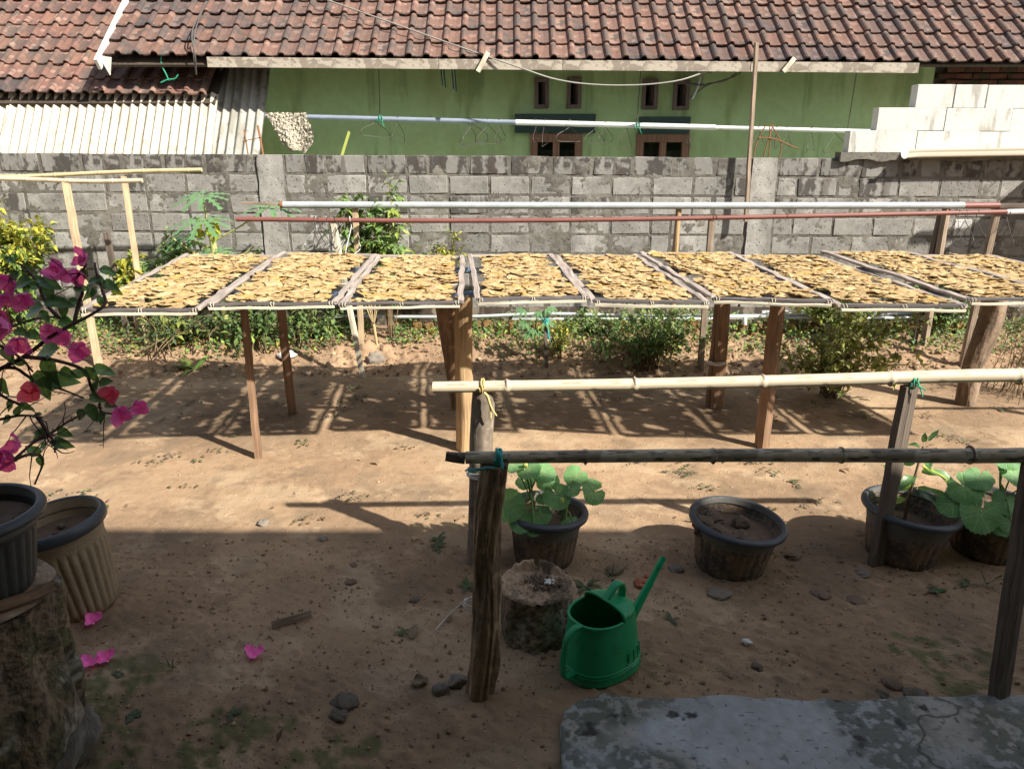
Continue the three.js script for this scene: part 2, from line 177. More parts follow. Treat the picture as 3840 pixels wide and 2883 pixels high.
// ---------- materials
const D2 = { side: THREE.DoubleSide };
const M = {
  ground: mat([1, 1, 1], { vertexColors: true, roughness: 0.97 }, T.soil, 0.012),
  block: [0.96, 1.0, 1.04, 1.09].map((k) => mat([k, k, k], {}, T.block, 0.006)), moss: [0.78, 0.9].map((k) => mat([k, k, k], {}, T.moss, 0.006)),
  whiteBlock: mat([1.6, 1.65, 1.7], {}, T.block, 0.005), mortar: mat([0.56, 0.54, 0.5], {}, T.block, 0.012), plinth: mat([0.8, 0.7, 0.58], {}, T.moss, 0.008),
  tile: [[1, 1, 1], [0.8, 0.82, 0.88], [1.2, 1.1, 1.05], [0.66, 0.72, 0.8], [1.05, 0.95, 0.9]].map((c) => mat(c, { roughness: 0.85 }, T.tile, 0.003)),
  tileB: [[1.3, 1.2, 1.12], [1.05, 1, 0.98], [1.45, 1.28, 1.15], [0.75, 0.8, 0.86], [1.25, 1.05, 1]].map((c) => mat(c, { roughness: 0.85 }, T.tile, 0.003)),
  sheet: mat([0.95, 0.94, 0.92], { roughness: 0.95 }, T.sheet, 0.004), sheetGrey: mat([0.62, 0.66, 0.7], { roughness: 0.95 }, T.sheet, 0.004),
  paint: mat([1, 1, 1], { roughness: 0.8 }, T.paint, 0.002), dark: mat([0.012, 0.012, 0.014], { roughness: 0.6 }), panel: mat([0.03, 0.065, 0.06], { roughness: 0.35 }),
  glass: mat([0.75, 0.8, 0.82], { roughness: 0.03, transmission: 1, thickness: 0 }), ventFrame: mat([0.26, 0.2, 0.19], {}, T.wood, 0.002), doorWood: mat([0.36, 0.2, 0.13], { roughness: 0.6 }, T.wood, 0.001),
  pale: mat([0.72, 0.56, 0.36], { roughness: 0.85 }, T.wood, 0.003), brown: mat([0.36, 0.225, 0.14], { roughness: 0.9 }, T.wood, 0.004), dim: mat([0.2, 0.16, 0.13], { roughness: 0.95 }, T.wood, 0.005), grey: mat([0.42, 0.33, 0.25], { roughness: 0.95 }, T.wood, 0.005),
  lath: mat([0.55, 0.47, 0.42], { roughness: 0.85 }, T.wood, 0.003), lathPale: mat([0.9, 0.83, 0.66], { roughness: 0.8 }, T.wood, 0.002), lathDark: mat([0.17, 0.15, 0.15], { roughness: 0.8 }, T.wood, 0.003),
  bamboo: mat([0.74, 0.64, 0.48], { roughness: 0.55 }, T.bamboo, 0.001), bambooOld: mat([1.55, 1.48, 1.36], { roughness: 0.7 }, T.bambooW, 0.002), bambooDry: mat([0.72, 0.6, 0.36], { roughness: 0.7 }, T.bamboo, 0.001),
  bark: mat([0.3, 0.22, 0.16], {}, T.bark, 0.012), barkRed: mat([0.36, 0.23, 0.14], {}, T.bark, 0.012), barkGrey: mat([0.33, 0.27, 0.215], {}, T.bark, 0.006), barkOld: mat([0.42, 0.3, 0.19], {}, T.bark, 0.025), rot: mat([0.95, 0.95, 0.95], {}, T.rot, 0.02), logWood: mat([0.58, 0.4, 0.22], {}, T.wood, 0.006), cut: mat([1.7, 1.62, 1.55], {}, T.cut, 0.01),
  pvc: mat([0.5, 0.54, 0.56], { roughness: 0.35 }, T.plastic, 0.0003), pvcGrey: mat([0.3, 0.36, 0.45], { roughness: 0.4 }, T.plastic, 0.0003), pvcWhite: mat([0.8, 0.82, 0.82], { roughness: 0.35 }, T.plastic, 0.0003), maroon: mat([0.25, 0.095, 0.078], { roughness: 0.5 }, T.plastic, 0.0003), bluePipe: mat([0.2, 0.32, 0.5], { roughness: 0.45 }, T.plastic, 0.0003),
  net: mat([0.045, 0.045, 0.05], { alphaMap: netA, transparent: true, side: THREE.DoubleSide, roughness: 0.8 }),
  chip: [[0.56, 0.395, 0.2], [0.5, 0.345, 0.165], [0.62, 0.455, 0.245], [0.58, 0.37, 0.12]].map((c) => mat(c, { roughness: 0.6 }, T.chip, 0.001)),
  pot: mat([1, 1, 1], { roughness: 0.75 }, T.mud, 0.004), potTan: mat([0.4, 0.31, 0.2], { roughness: 0.7 }, T.plastic, 0.002), rim: mat([0.06, 0.07, 0.085], { roughness: 0.4 }, T.plastic, 0.0005), potDark: mat([0.06, 0.064, 0.062], { roughness: 0.55 }, T.plastic, 0.001), inside: mat([0.17, 0.16, 0.145], { roughness: 0.7 }, T.plastic, 0.001),
  potSoil: mat([0.16, 0.105, 0.07], {}, T.soil, 0.02), clod: mat([0.17, 0.12, 0.085], {}, T.soil, 0.02),
  green: mat([0.008, 0.36, 0.14], { roughness: 0.38, side: THREE.DoubleSide }, T.scuff, 0.0005), twine: mat([0.05, 0.42, 0.42], { roughness: 0.7 }), twineGreen: mat([0.03, 0.33, 0.19], { roughness: 0.7 }), twineWhite: mat([0.7, 0.69, 0.64], { roughness: 0.8 }), straw: mat([0.7, 0.52, 0.2], { roughness: 0.8 }), twineBlue: mat([0.03, 0.12, 0.14], { roughness: 0.8 }),
  gourd: mat([1.05, 1.05, 1.05], { transmission: 0.35, roughness: 0.75, thickness: 0, side: THREE.DoubleSide }, T.gourd, 0.004), stemG: mat([0.2, 0.33, 0.1], { roughness: 0.6 }), bud: mat([0.45, 0.5, 0.12], { roughness: 0.6 }),
  gloss: mat([1.4, 1.45, 1.35], { transmission: 0.35, roughness: 0.42, thickness: 0, side: THREE.DoubleSide }, T.gloss, 0.001), glossY: mat([3.6, 2.4, 0.6], { transmission: 0.3, roughness: 0.5, thickness: 0, side: THREE.DoubleSide }, T.gloss), petal: mat([1, 1, 1], { transmission: 0.5, roughness: 0.7, thickness: 0, side: THREE.DoubleSide }, T.petal, 0.002), petalRed: mat([0.95, 0.9, 0.5], { transmission: 0.4, roughness: 0.7, thickness: 0, side: THREE.DoubleSide }, T.petal, 0.002), fallen: mat([1.25, 1.2, 1.2], { transmission: 0.3, roughness: 0.7, thickness: 0, side: THREE.DoubleSide }, T.petal, 0.002), twig: mat([0.13, 0.085, 0.075], {}, T.bark, 0.003),
  foliage: mat([1, 1, 1], { vertexColors: true, transmission: 0.42, roughness: 0.7, thickness: 0, side: THREE.DoubleSide }), papaya: mat([0.16, 0.33, 0.13], { transmission: 0.35, roughness: 0.65, thickness: 0, side: THREE.DoubleSide }, T.plastic), papayaY: mat([0.4, 0.5, 0.06], { transmission: 0.4, roughness: 0.65, thickness: 0, side: THREE.DoubleSide }, T.plastic), petiole: mat([0.45, 0.46, 0.17], { roughness: 0.6 }, T.plastic), stemBrown: mat([0.24, 0.17, 0.1], {}, T.bark, 0.002),
  slab: mat([1, 1, 1], { roughness: 0.6 }, T.slab, 0.008), aac: mat([0.9, 0.9, 0.88], {}, T.aac, 0.002), aacMortar: mat([0.6, 0.58, 0.53], {}, T.block, 0.008), fascia: mat([1.1, 1.05, 1], {}, T.fascia, 0.003), barge: mat([0.75, 0.72, 0.66], {}, T.plastic, 0.001), cream: mat([0.82, 0.78, 0.66], { roughness: 0.5, side: THREE.DoubleSide }), brick: [0.4, 0.55].map((k) => mat([k, k, k], {}, T.brick, 0.006)), edging: mat([0.9, 1.2, 0.7], {}, T.brick, 0.01), redBrick: mat([1.5, 1.3, 1.2], {}, T.brick, 0.006),
  stone: [[0.17, 0.135, 0.105], [0.26, 0.22, 0.18], [0.22, 0.15, 0.105]].map((c) => mat(c, {}, T.plastic, 0.003)), wire: mat([0.1, 0.09, 0.085], { roughness: 0.5, metalness: 0.4 }), wireWhite: mat([0.72, 0.72, 0.72], { roughness: 0.5 }), rust: mat([0.25, 0.11, 0.05], {}), cable: mat([0.1, 0.09, 0.085], { roughness: 0.6 }), cableGrey: mat([0.3, 0.29, 0.26], { roughness: 0.6 }), rug: mat([1, 1, 1], { side: THREE.DoubleSide }, T.rug, 0.02), plasticBag: mat([0.75, 0.77, 0.8], { roughness: 0.4, side: THREE.DoubleSide }), eaveWood: mat([0.1, 0.075, 0.055], {}, T.wood, 0.003), porchWall: mat([0.35, 0.33, 0.3], {}, T.paint), steel: mat([0.45, 0.46, 0.47], { roughness: 0.4, metalness: 0.7 }), dryLeaf: mat([0.26, 0.19, 0.12], { side: THREE.DoubleSide }, T.plastic), yellowLeaf: mat([0.75, 0.62, 0.12], { side: THREE.DoubleSide }, T.plastic), straw2: mat([0.5, 0.38, 0.2], {}),
};

// ---------- ground
// small mats of moss seen on the earth: x, distance, reach
const MOSS = [[-1.25, 1.95, 0.3], [-0.95, 2.1, 0.25], [-0.6, 1.85, 0.3], [1.65, 2.45, 0.25], [-1.45, 2.35, 0.2]];
{
  const line = (runs) => { const a = []; for (const [from, to, step] of runs) { const n = Math.max(1, Math.round((to - from) / step)); for (let i = 0; i < n; i++) a.push(from + ((to - from) * i) / n); } a.push(runs[runs.length - 1][1]); return a; };
  const xs = line([[-300, -40, 65], [-40, -8, 8], [-8, -5.2, 0.4], [-5.2, -3, 0.035], [-3, 3, 0.018], [3, 5.2, 0.035], [5.2, 8, 0.4], [8, 40, 8], [40, 300, 65]]);
  const ds = line([[-300, -40, 65], [-40, -4, 6], [-4, 1.2, 0.5], [1.2, 3.6, 0.015], [3.6, 5.6, 0.024], [5.6, 7.5, 0.026], [7.5, 12, 0.3], [12, 40, 4], [40, 300, 65]]);
  const P = [], U = [], C = [], I = [], w = xs.length;
  for (const D of ds) for (const x of xs) {
    const near = D > 1 && D < 7.7 && Math.abs(x) < 5.5;
    let y = gh(x, D), col;
    if (near) {
      const bed = ss(6.15, 6.6, D + 0.5 * (fbm(x * 1.3, D * 1.3, 0, 2, 71) - 0.5)), fore = 1 - ss(2.9, 3.6, D + 0.7 * (fbm(x * 1.6, D * 1.6, 0, 3, 72) - 0.5));
      const n1 = fbm(x * 7, D * 7, 0, 4, 73), n2 = fbm(x * 26, D * 26, 0, 3, 74), n3 = fbm(x * 60, D * 60, 0, 2, 75), clod = Math.pow(clamp(n2 * 1.7 - 0.45, 0, 1), 1.4);
      y += (0.010 + 0.006 * fore) * (n1 - 0.5) + (0.004 + 0.003 * fore + 0.008 * bed) * (n2 - 0.5) + bed * (0.055 * clod * ss(0.4, 0.6, n1)) + fore * 0.008 * ss(0.6, 0.8, n3) + (0.004 + 0.004 * fore) * (n3 - 0.5);
      const crust = ss(0.5, 0.62, fbm(x * 3 + 9, D * 5, 0, 4, 76));
      col = mix3([0.42, 0.285, 0.175], [0.48, 0.345, 0.22], crust);
      col = mix3(col, [0.4, 0.265, 0.165], bed * 0.8);
      // damp blotches all over the yard, and the mats of moss
      const damp = ss(0.5, 0.57, fbm(x * 2.3 + 3, D * 2.3 + 2, 0, 5, 71) + 0.3 * (n2 - 0.5)); col = mix3(col, [0.31, 0.205, 0.125], damp * 0.75);
      let hb = 0; for (const [bx, bd, br] of MOSS) hb = Math.max(hb, 1 - Math.hypot(x - bx, D - bd) / br);
      if (hb > 0) col = mix3(col, [0.13, 0.145, 0.05], 0.8 * ss(0.5, 0.56, 0.5 * hb + fbm(x * 6, D * 6, 0, 4, 77) - 0.12) * ss(0.42, 0.56, n2));
      const dk = ss(0.6, 0.7, fbm(x * 4 + 5, D * 4, 0, 4, 78)) * 0.4; col = mix3(col, [0.2, 0.15, 0.1], dk);
    } else col = D > 7.4 ? [0.66, 0.63, 0.58] : [0.35, 0.24, 0.15];
    P.push(x, y, -D); U.push(x, D); C.push(...col);
  }
  for (let j = 0; j < ds.length - 1; j++) for (let i = 0; i < w - 1; i++) { const a = j * w + i; I.push(a, a + 1, a + w, a + 1, a + w + 1, a + w); }
  const g = raw(P, U, I); g.setAttribute('color', new THREE.Float32BufferAttribute(C, 3));
  const o = shade(new THREE.Mesh(g, M.ground)); o.name = 'ground'; o.userData = { kind: 'structure', label: 'bare brown earth yard' }; scene.add(o);
}
{ // concrete slab at the house
  const s = new THREE.Shape(), r = rng(5); s.moveTo(7, -3.2); s.lineTo(7, 2.27);
  for (let x = 6.8; x > 0.32; x -= 0.06) s.lineTo(x, 2.25 + 0.05 * (fbm(x * 3, 1, 0, 3, 81) - 0.5) + 0.022 * (r() - 0.5));
  for (let k = 0; k <= 5; k++) { const a = (k / 5) * 1.45; s.lineTo(0.3 - 0.12 * Math.sin(a) + 0.008 * (r() - 0.5), 2.135 + 0.11 * Math.cos(a)); }
  for (let d = 2.12; d > -3; d -= 0.06) s.lineTo(0.17 + 0.025 * (fbm(d * 4, 2, 0, 3, 82) - 0.5), d);
  s.lineTo(0.16, -3.2);
  const g = new THREE.ExtrudeGeometry(s, { depth: 0.1, bevelEnabled: true, bevelSize: 0.012, bevelThickness: 0.014, bevelSegments: 2 }); g.rotateX(-Math.PI / 2).translate(0, -0.075, 0);
  const o = shade(new THREE.Mesh(boxUV(g, 0.7, 0.4), M.slab)); o.name = 'concrete_slab'; o.userData = { kind: 'structure', label: 'stained pale concrete slab with black moss' }; scene.add(o);
}
{ // the house whose eaves shade the foreground; it stands behind and above the camera
  const t = thing('porch_house', 'house behind the viewer whose eaves shade the near yard', 'house', [0, 0, -1.2]);
  part(t, 'wall', [box(18, 3.6, 0.16, 1, 1.8, 1.3)], M.porchWall);
  const sl = (x0, d0, d1, h0, h1) => { const g = new THREE.BoxGeometry(20, Math.hypot(d1 - d0, h1 - h0), 0.06); g.rotateX(Math.PI / 2 - Math.atan2(h1 - h0, d0 - d1)).translate(x0, (h0 + h1) / 2, -(d0 + d1) / 2); return boxUV(g); };
  part(t, 'roof', [sl(1, 1.69, -4, 2.4, 5.2)], M.eaveWood);
  part(t, 'eave_board', [box(20, 0.14, 0.03, 1, 2.42, -1.72)], M.eaveWood);
  for (const x of [-6, 9]) part(t, 'gable_wall', [box(0.16, 3.4, 3, x, 1.7, 2.9)], M.porchWall);
}

// ---------- the grey block wall
const wallY = (x) => -0.0062 * x;
{
  const t = thing('block_wall', 'weathered grey concrete block wall across the back of the yard', 'wall', [0, 0.1, 7.4]), r = rng(77), pitch = 0.376, row = 0.178, D = 7.33;
  const v = { b: [], m: [], h: [] };
  const chip = (w, h, k) => { const g = new RoundedBoxGeometry(w, h, 0.1, 1, 0.009), p = g.attributes.position; for (let i = 0; i < p.count; i++) p.setXYZ(i, p.getX(i) + 0.012 * (vn(p.getX(i) * 14 + k * 5, p.getY(i) * 14, 0, 91) - 0.5), p.getY(i) + 0.01 * (vn(p.getX(i) * 14 + k * 5, p.getY(i) * 14, 0, 92) - 0.5), p.getZ(i)); return boxUV(g, k * 0.437, k * 0.271); };
  for (let k = 0; k < 8; k++) { v.b.push(chip(pitch - 0.019, row - 0.018, k)); v.m.push(chip(pitch - 0.03, row - 0.018, k + 9)); v.h.push(chip(pitch * 0.5 - 0.02, row - 0.018, k + 17)); }
  const put = (g, m, x, y, d) => { const o = shade(new THREE.Mesh(g, m)); o.name = 'concrete_block'; o.position.set(x, y - 0.1 + wallY(x), 7.4 - d); o.rotation.set((r() - 0.5) * 0.02, (r() - 0.5) * 0.02, (r() - 0.5) * 0.014); t.add(o); };
  const seg = [[-6.4, -2.33], [-2.1, 2.2], [2.43, 6.6]];
  for (let j = 0; j < 8; j++) for (const [a, b] of seg) {
    const y = 1.78 - row * (j + 0.5); let x = a + 0.01, first = j % 2;
    while (x < b - 0.05) {
      let wd = first || r() < 0.1 ? pitch / 2 : pitch; first = 0; if (x + wd > b) { wd = b - x; if (wd < 0.09) break; }
      const kind = Math.abs(wd - pitch) < 0.02 ? (j ? v.b : v.m) : v.h, g = kind[Math.floor(r() * 8)], wh = r();
      const m = j === 0 ? M.moss[Math.floor(r() * 2)] : j < 3 && r() < 0.18 ? M.moss[1] : wh < 0.05 && j > 2 ? M.whiteBlock : M.block[Math.floor(r() * 4)];
      const s = wd / (kind === v.h ? pitch / 2 : pitch); put(g, m, x + wd / 2, y, D + 0.05 + (r() - 0.5) * 0.008); if (Math.abs(s - 1) > 0.02) t.children[t.children.length - 1].scale.x = s;
      x += wd;
    }
  }
  // mortar core, set back in the joints with a ragged face
  const mg = new THREE.PlaneGeometry(13, 1.46, 520, 110), p = mg.attributes.position; for (let i = 0; i < p.count; i++) p.setZ(i, 0.016 * (fbm(p.getX(i) * 9, p.getY(i) * 9, 0, 3, 95) - 0.62) + 0.006 * (vn(p.getX(i) * 40, p.getY(i) * 40, 0, 96) - 0.5));
  mg.computeVertexNormals(); mg.translate(0.1, 1.04, 0); const uv = mg.attributes.uv; for (let i = 0; i < p.count; i++) { uv.setXY(i, p.getX(i), p.getY(i)); p.setY(i, p.getY(i) + wallY(p.getX(i))); } mg.translate(0, 0, -D - 0.002);
  part(t, 'mortar', mg, M.mortar); part(t, 'mortar_core', [box(13, 1.43, 0.075, 0.1, 1.04, -D - 0.056)], M.mortar);
  for (const [x, m] of [[-2.215, M.block[0]], [2.315, M.block[1]]]) {
    const g = new THREE.BoxGeometry(0.23, 1.5, 0.15, 12, 60, 4), q = g.attributes.position; for (let i = 0; i < q.count; i++) { const e = fbm(q.getX(i) * 14 + x, q.getY(i) * 10, 0, 3, 97) - 0.5; q.setXYZ(i, q.getX(i) * (1 + 0.16 * e), q.getY(i), q.getZ(i) + 0.012 * e); }
    g.translate(x, 1.02 + wallY(x), -D - 0.06); g.computeVertexNormals(); part(t, 'pillar', boxUV(g), m);
  }
  const bg = new THREE.BoxGeometry(13, 0.32, 0.2, 160, 6, 2), q = bg.attributes.position; for (let i = 0; i < q.count; i++) q.setZ(i, q.getZ(i) + 0.03 * (fbm(q.getX(i) * 6, q.getY(i) * 9, 0, 4, 98) - 0.5)); bg.computeVertexNormals(); bg.translate(0.1, 0.22, -D - 0.07);
  part(t, 'footing', boxUV(bg), M.plinth);
}
{ // pale new blocks on top of the wall, right
  const t = thing('white_block_stack', 'pale new aerated blocks stepped up on top of the grey wall', 'block wall', [3.9, 1.76, 7.35], null), k = [[[3.045, 3.645], [3.652, 4.212], [4.219, 4.83], [4.837, 5.4]], [[3.275, 3.875], [3.882, 4.465], [4.472, 5.05], [5.057, 5.4]], [[3.595, 3.92], [3.932, 4.205], [4.222, 4.83], [4.837, 5.4]]];
  k.forEach((rw, j) => rw.forEach(([a, b], i) => part(t, 'white_block', boxUV(new RoundedBoxGeometry(b - a + 0.004, 0.1945, 0.12, 1, 0.004).translate((a + b) / 2, 1.896 + j * 0.196 - 0.008 * (a - 3), -7.35 + (i % 2) * 0.004), j * 0.3, i * 0.4), M.aac)));
  part(t, 'mortar_bed', (() => { const g = new THREE.BoxGeometry(2.5, 0.06, 0.13, 60, 2, 3), p = g.attributes.position; for (let i = 0; i < p.count; i++) { const e = fbm(p.getX(i) * 8, p.getZ(i) * 20, 0, 3, 66) - 0.4; p.setY(i, p.getY(i) + (p.getY(i) < 0 ? -0.09 * Math.max(0, e) : 0)); p.setZ(i, p.getZ(i) * (1 + 0.25 * e)); } g.computeVertexNormals(); return boxUV(g.translate(4.23, 1.778, -7.35)); })(), M.aacMortar);
}
{ // half-round gutter length lying along the wall top
  const P = [], U = [], I = [], n = 14, m = 20, x0 = 3.52, x1 = 5.4;
  for (let i = 0; i <= m; i++) for (let j = 0; j <= n; j++) { const t = i / m, fl = 1 + 0.12 * Math.exp(-t * 30), a = Math.PI * (0.02 + 0.96 * (j / n)); P.push(lerp(x0, x1, t), 1.815 + 0.03 * t - 0.055 * fl * Math.sin(a) + (j < 4 ? 0.022 : 0), -7.2 + 0.07 * fl * Math.cos(a) * (j < 4 ? 0.8 : 1)); U.push(t * 2, a * 0.07); }
  for (let i = 0; i < m; i++) for (let j = 0; j < n; j++) { const a = i * (n + 1) + j; I.push(a, a + 1, a + n + 1, a + 1, a + n + 2, a + n + 1); }
  single('gutter_length', 'cream half-round gutter lying along the wall top at the right', 'gutter', raw(P, U, I), M.cream, { pos: [4.4, 1.8, 7.2] });
}

// ---------- green house, its roof and the lower neighbour at the left
const tileGeo = (ew, ex, seed) => {                                            // pantile: flat pan and round roll; runs up local -z, lower edge at z = 0
  const prof = [], r = rng(seed), L = ex * 1.16; for (let i = 0; i <= 4; i++) prof.push([-ew * 0.5 + (ew * 0.62 * i) / 4, 0.004 * Math.cos((i / 4) * 6.28)]); for (let i = 1; i <= 6; i++) { const a = Math.PI * (1 - i / 6); prof.push([ew * 0.31 + ew * 0.19 * Math.cos(a) + 0.004, ew * 0.21 * Math.sin(a)]); } prof.push([ew * 0.545, -0.006]);
  const n = prof.length, P = [], U = [], I = [], ou = r() * 3, ov = r() * 3, th = 0.016;
  for (const [z, lift] of [[0, 0.03], [-L * 0.5, 0.013], [-L, -0.004]]) for (const s of [1, 0]) for (const [x, y] of prof) { P.push(x + 0.004 * (r() - 0.5), y + lift - (s ? 0 : th), z + (z ? 0 : 0.006 * (r() - 0.5))); U.push(x + ou, z + ov); }
  const q = (a, b, c, d) => I.push(a, b, c, a, c, d), id = (k, s, i) => (k * 2 + s) * n + i;
  for (let k = 0; k < 2; k++) for (let i = 0; i < n - 1; i++) { q(id(k, 0, i), id(k, 0, i + 1), id(k + 1, 0, i + 1), id(k + 1, 0, i)); q(id(k, 1, i + 1), id(k, 1, i), id(k + 1, 1, i), id(k + 1, 1, i + 1)); }
  for (let i = 0; i < n - 1; i++) q(id(0, 1, i), id(0, 1, i + 1), id(0, 0, i + 1), id(0, 0, i));
  const g = raw(P, U, I).toNonIndexed(); g.computeVertexNormals(); return g;
};
const SL = THREE.MathUtils.degToRad(39.5);
function tiledRoof(parent, x0, x1, D0, h0, ew, ex, rows, own, mats, seed, skew = 0, hide) {
  const r = rng(seed), geos = Array.from({ length: 8 }, (_, i) => tileGeo(ew, ex, seed * 31 + i)), rest = new GB(), cols = Math.round((x1 - x0) / ew), base = parent.position;
  const roof = new THREE.Group(); roof.name = 'roof'; parent.add(roof);
  for (let j = 0; j < rows; j++) for (let i = 0; i < cols; i++) {
    const x = x0 + (i + 0.5) * ew + (r() - 0.5) * 0.006, D = D0 + j * ex * Math.cos(SL), h = h0 + j * ex * Math.sin(SL) + wallY(x) * 1.2 + 0.02 * (fbm(x * 1.1, j * 0.4, 0, 2, 33) - 0.5);
    if (hide && hide(x, j)) continue;
    const e = new THREE.Euler(SL + (r() - 0.5) * 0.03, (r() - 0.5) * 0.03 + skew, (r() - 0.5) * 0.03, 'YXZ'), g = geos[Math.floor(r() * 8)], m = mats[[2, 0, 4, 1, 3][clamp(Math.floor((fbm(x * 0.7 + seed, j * 0.5 + seed, 0, 3, 35) - 0.22) * 6 + (r() - 0.5) * 2.4), 0, 4)]];
    const pos = new THREE.Vector3(x - base.x, h - base.y + (r() - 0.5) * 0.008, -D - base.z + (r() - 0.5) * 0.014);
    if (j < own) { const o = shade(new THREE.Mesh(g, m)); o.name = 'roof_tile'; o.position.copy(pos); o.rotation.copy(e); roof.add(o); } else rest.add(g, new THREE.Matrix4().makeRotationFromEuler(e).setPosition(pos));
  }
  if (rest.i.length) part(roof, 'upper_tiles', rest.geo(), mats[0], { kind: 'stuff', local: true });
  return roof;
}
{
  const H = thing('green_house', 'green painted house with red pantile roof behind the wall', 'house', [0.8, 0.1, 9.8]);
  // wall with openings
  const s = new THREE.Shape([[-3.3, 0.1], [5.0, 0.1], [5.0, 3.0], [-3.3, 3.0]].map((q) => new THREE.Vector2(...q))), hole = (a, b, c, d) => s.holes.push(new THREE.Path([[a, c], [b, c], [b, d], [a, d]].map((q) => new THREE.Vector2(...q))));
  const kk = 0.907, sc = (q) => q.map((z, i) => (i < 2 ? z * kk : 1.9 + (z - 1.9) * kk)), vents = [[0.296, 0.483, 2.315, 2.691], [0.72, 0.912, 2.315, 2.696], [1.707, 1.915, 2.303, 2.674], [2.119, 2.332, 2.297, 2.663]].map(sc), wins = [[0.241, 0.94, 0.75, 2.0], [1.661, 2.372, 0.75, 2.0]].map(sc), panels = [[0.037, 1.105, 2.006, 2.245], [1.681, 2.359, 1.992, 2.211]].map(sc);
  for (const q of [...vents, ...wins]) hole(...q);
  const wg = new THREE.ExtrudeGeometry(s, { depth: 0.14, bevelEnabled: false }); wg.translate(0, 0, -9.94); part(H, 'wall', boxUV(wg), M.paint);
  part(H, 'room_wall', [box(8.4, 3.2, 0.1, 0.9, 1.7, -13.2)], M.porchWall); part(H, 'ceiling', [box(8.2, 0.05, 3.2, 0.9, 2.98, -11.5)], M.porchWall); for (const x of [-3.24, 4.94]) part(H, 'side_wall', [box(0.12, 3.2, 5, x, 1.7, -12.8)], M.paint);
  for (const [a, b, c, d] of vents) {
    const f = part(H, 'vent', [box(b - a, 0.045, 0.16, (a + b) / 2, d - 0.022, -9.85), box(b - a, 0.045, 0.16, (a + b) / 2, c + 0.022, -9.85), box(0.045, d - c - 0.09, 0.16, a + 0.0225, (c + d) / 2, -9.85), box(0.045, d - c - 0.09, 0.16, b - 0.0225, (c + d) / 2, -9.85)], M.ventFrame);
    part(f, 'reveal', (() => { const g = new THREE.BoxGeometry(0.035, d - c - 0.1, 0.1); g.rotateY(0.35); return boxUV(g.translate(b - 0.064, (c + d) / 2, -9.86)); })(), M.ventFrame);
  }
  for (const [a, b, c, d] of wins) {
    const w = b - a, f = part(H, 'window', [box(w, 0.1, 0.1, a + w / 2, d - 0.05, -9.8), box(0.09, d - c - 0.2, 0.1, a + 0.045, (c + d) / 2, -9.8), box(0.09, d - c - 0.2, 0.1, b - 0.045, (c + d) / 2, -9.8), box(0.08, d - c - 0.2, 0.09, a + w / 2, (c + d) / 2, -9.8), box(w, 0.1, 0.1, a + w / 2, c + 0.05, -9.8)], M.doorWood);
    for (const x of [a + 0.09 + (w - 0.26) / 4, b - 0.09 - (w - 0.26) / 4]) part(f, 'pane', [box((w - 0.26) / 2, d - c - 0.2, 0.008, x, (c + d) / 2, -9.83, 0.001)], M.glass);
  }
  for (const [a, b, c, d] of panels) part(H, 'window_hood', [box(b - a, d - c, 0.05, (a + b) / 2, (c + d) / 2, -9.76)], M.panel, { label: 'dark green panel over a window' });
  // bare brick end under the eaves
  const r = rng(12); part(H, 'brick_mortar', [box(1.6, 3, 0.1, 5.8, 1.6, -9.9)], M.mortar);
  const bg = Array.from({ length: 4 }, (_, i) => boxUV(new RoundedBoxGeometry(0.2, 0.058, 0.09, 1, 0.006), i * 0.3, i * 0.2));
  for (let j = 0; j < 8; j++) for (let i = 0; i < 6; i++) { const o = shade(new THREE.Mesh(bg[(i * 3 + j) % 4], M.brick[(i + j) % 2])); o.name = 'brick'; o.position.set(5.14 + i * 0.205 + (j % 2) * 0.1 - 0.8, 2.34 + j * 0.074 - 0.1, -0.02 + (r() - 0.5) * 0.02); H.add(o); }
  // roof
  tiledRoof(H, -4.44, 7.2, 9.06, 2.75, 0.197, 0.264, 17, 5, M.tile, 3);
  const rg = new THREE.BoxGeometry(11.6, 0.03, 4.6); rg.rotateX(SL).translate(1.38, 2.7 + 2.28 * Math.sin(SL), -9.1 - 2.28 * Math.cos(SL)); part(H, 'roof_boards', boxUV(rg), M.eaveWood);
  const back = new THREE.BoxGeometry(11.6, 0.03, 4.6); back.rotateX(-SL).translate(1.38, 2.72 + 2.28 * Math.sin(SL), -9.1 - 6.7 * Math.cos(SL)); part(H, 'back_roof', boxUV(back), M.tile[0]);
  // fascia boards at the eaves, one after the other
  for (const [a, b, m] of [[-3.32, -0.8, 0], [-0.795, 0.55, 1], [0.555, 2.6, 2], [2.605, 4.44, 1]]) { const x = (a + b) / 2; part(H, 'fascia_board', (() => { const g = new RoundedBoxGeometry(b - a, 0.105, 0.025, 1, 0.003); g.rotateZ(-0.008); return boxUV(g.translate(x, 2.685 + wallY(x) * 1.25 + 0.012, -9.06 - m * 0.002), m * 0.4, 0.2); })(), M.fascia); }
  part(H, 'barge_board', (() => { const g = new THREE.BoxGeometry(0.035, 0.12, 3.4); g.rotateX(SL).translate(-4.47, 2.74 + 1.62 * Math.sin(SL), -9.02 - 1.62 * Math.cos(SL)); return boxUV(g); })(), M.barge);
  part(H, 'barge_end', (() => { const q = new THREE.Shape([[0, 0], [0.13, -0.02], [0.09, -0.2]].map((k) => new THREE.Vector2(...k))); const g = new THREE.ExtrudeGeometry(q, { depth: 0.02, bevelEnabled: false }); return boxUV(g.translate(-4.48, 2.79, -9.05)); })(), M.barge);
  part(H, 'verge_cap', (() => { const g = new THREE.BoxGeometry(0.12, 0.12, 4.4); g.rotateX(SL).translate(7.2, 2.74 + 2.2 * Math.sin(SL), -9.0 - 2.2 * Math.cos(SL)); return boxUV(g); })(), M.barge);
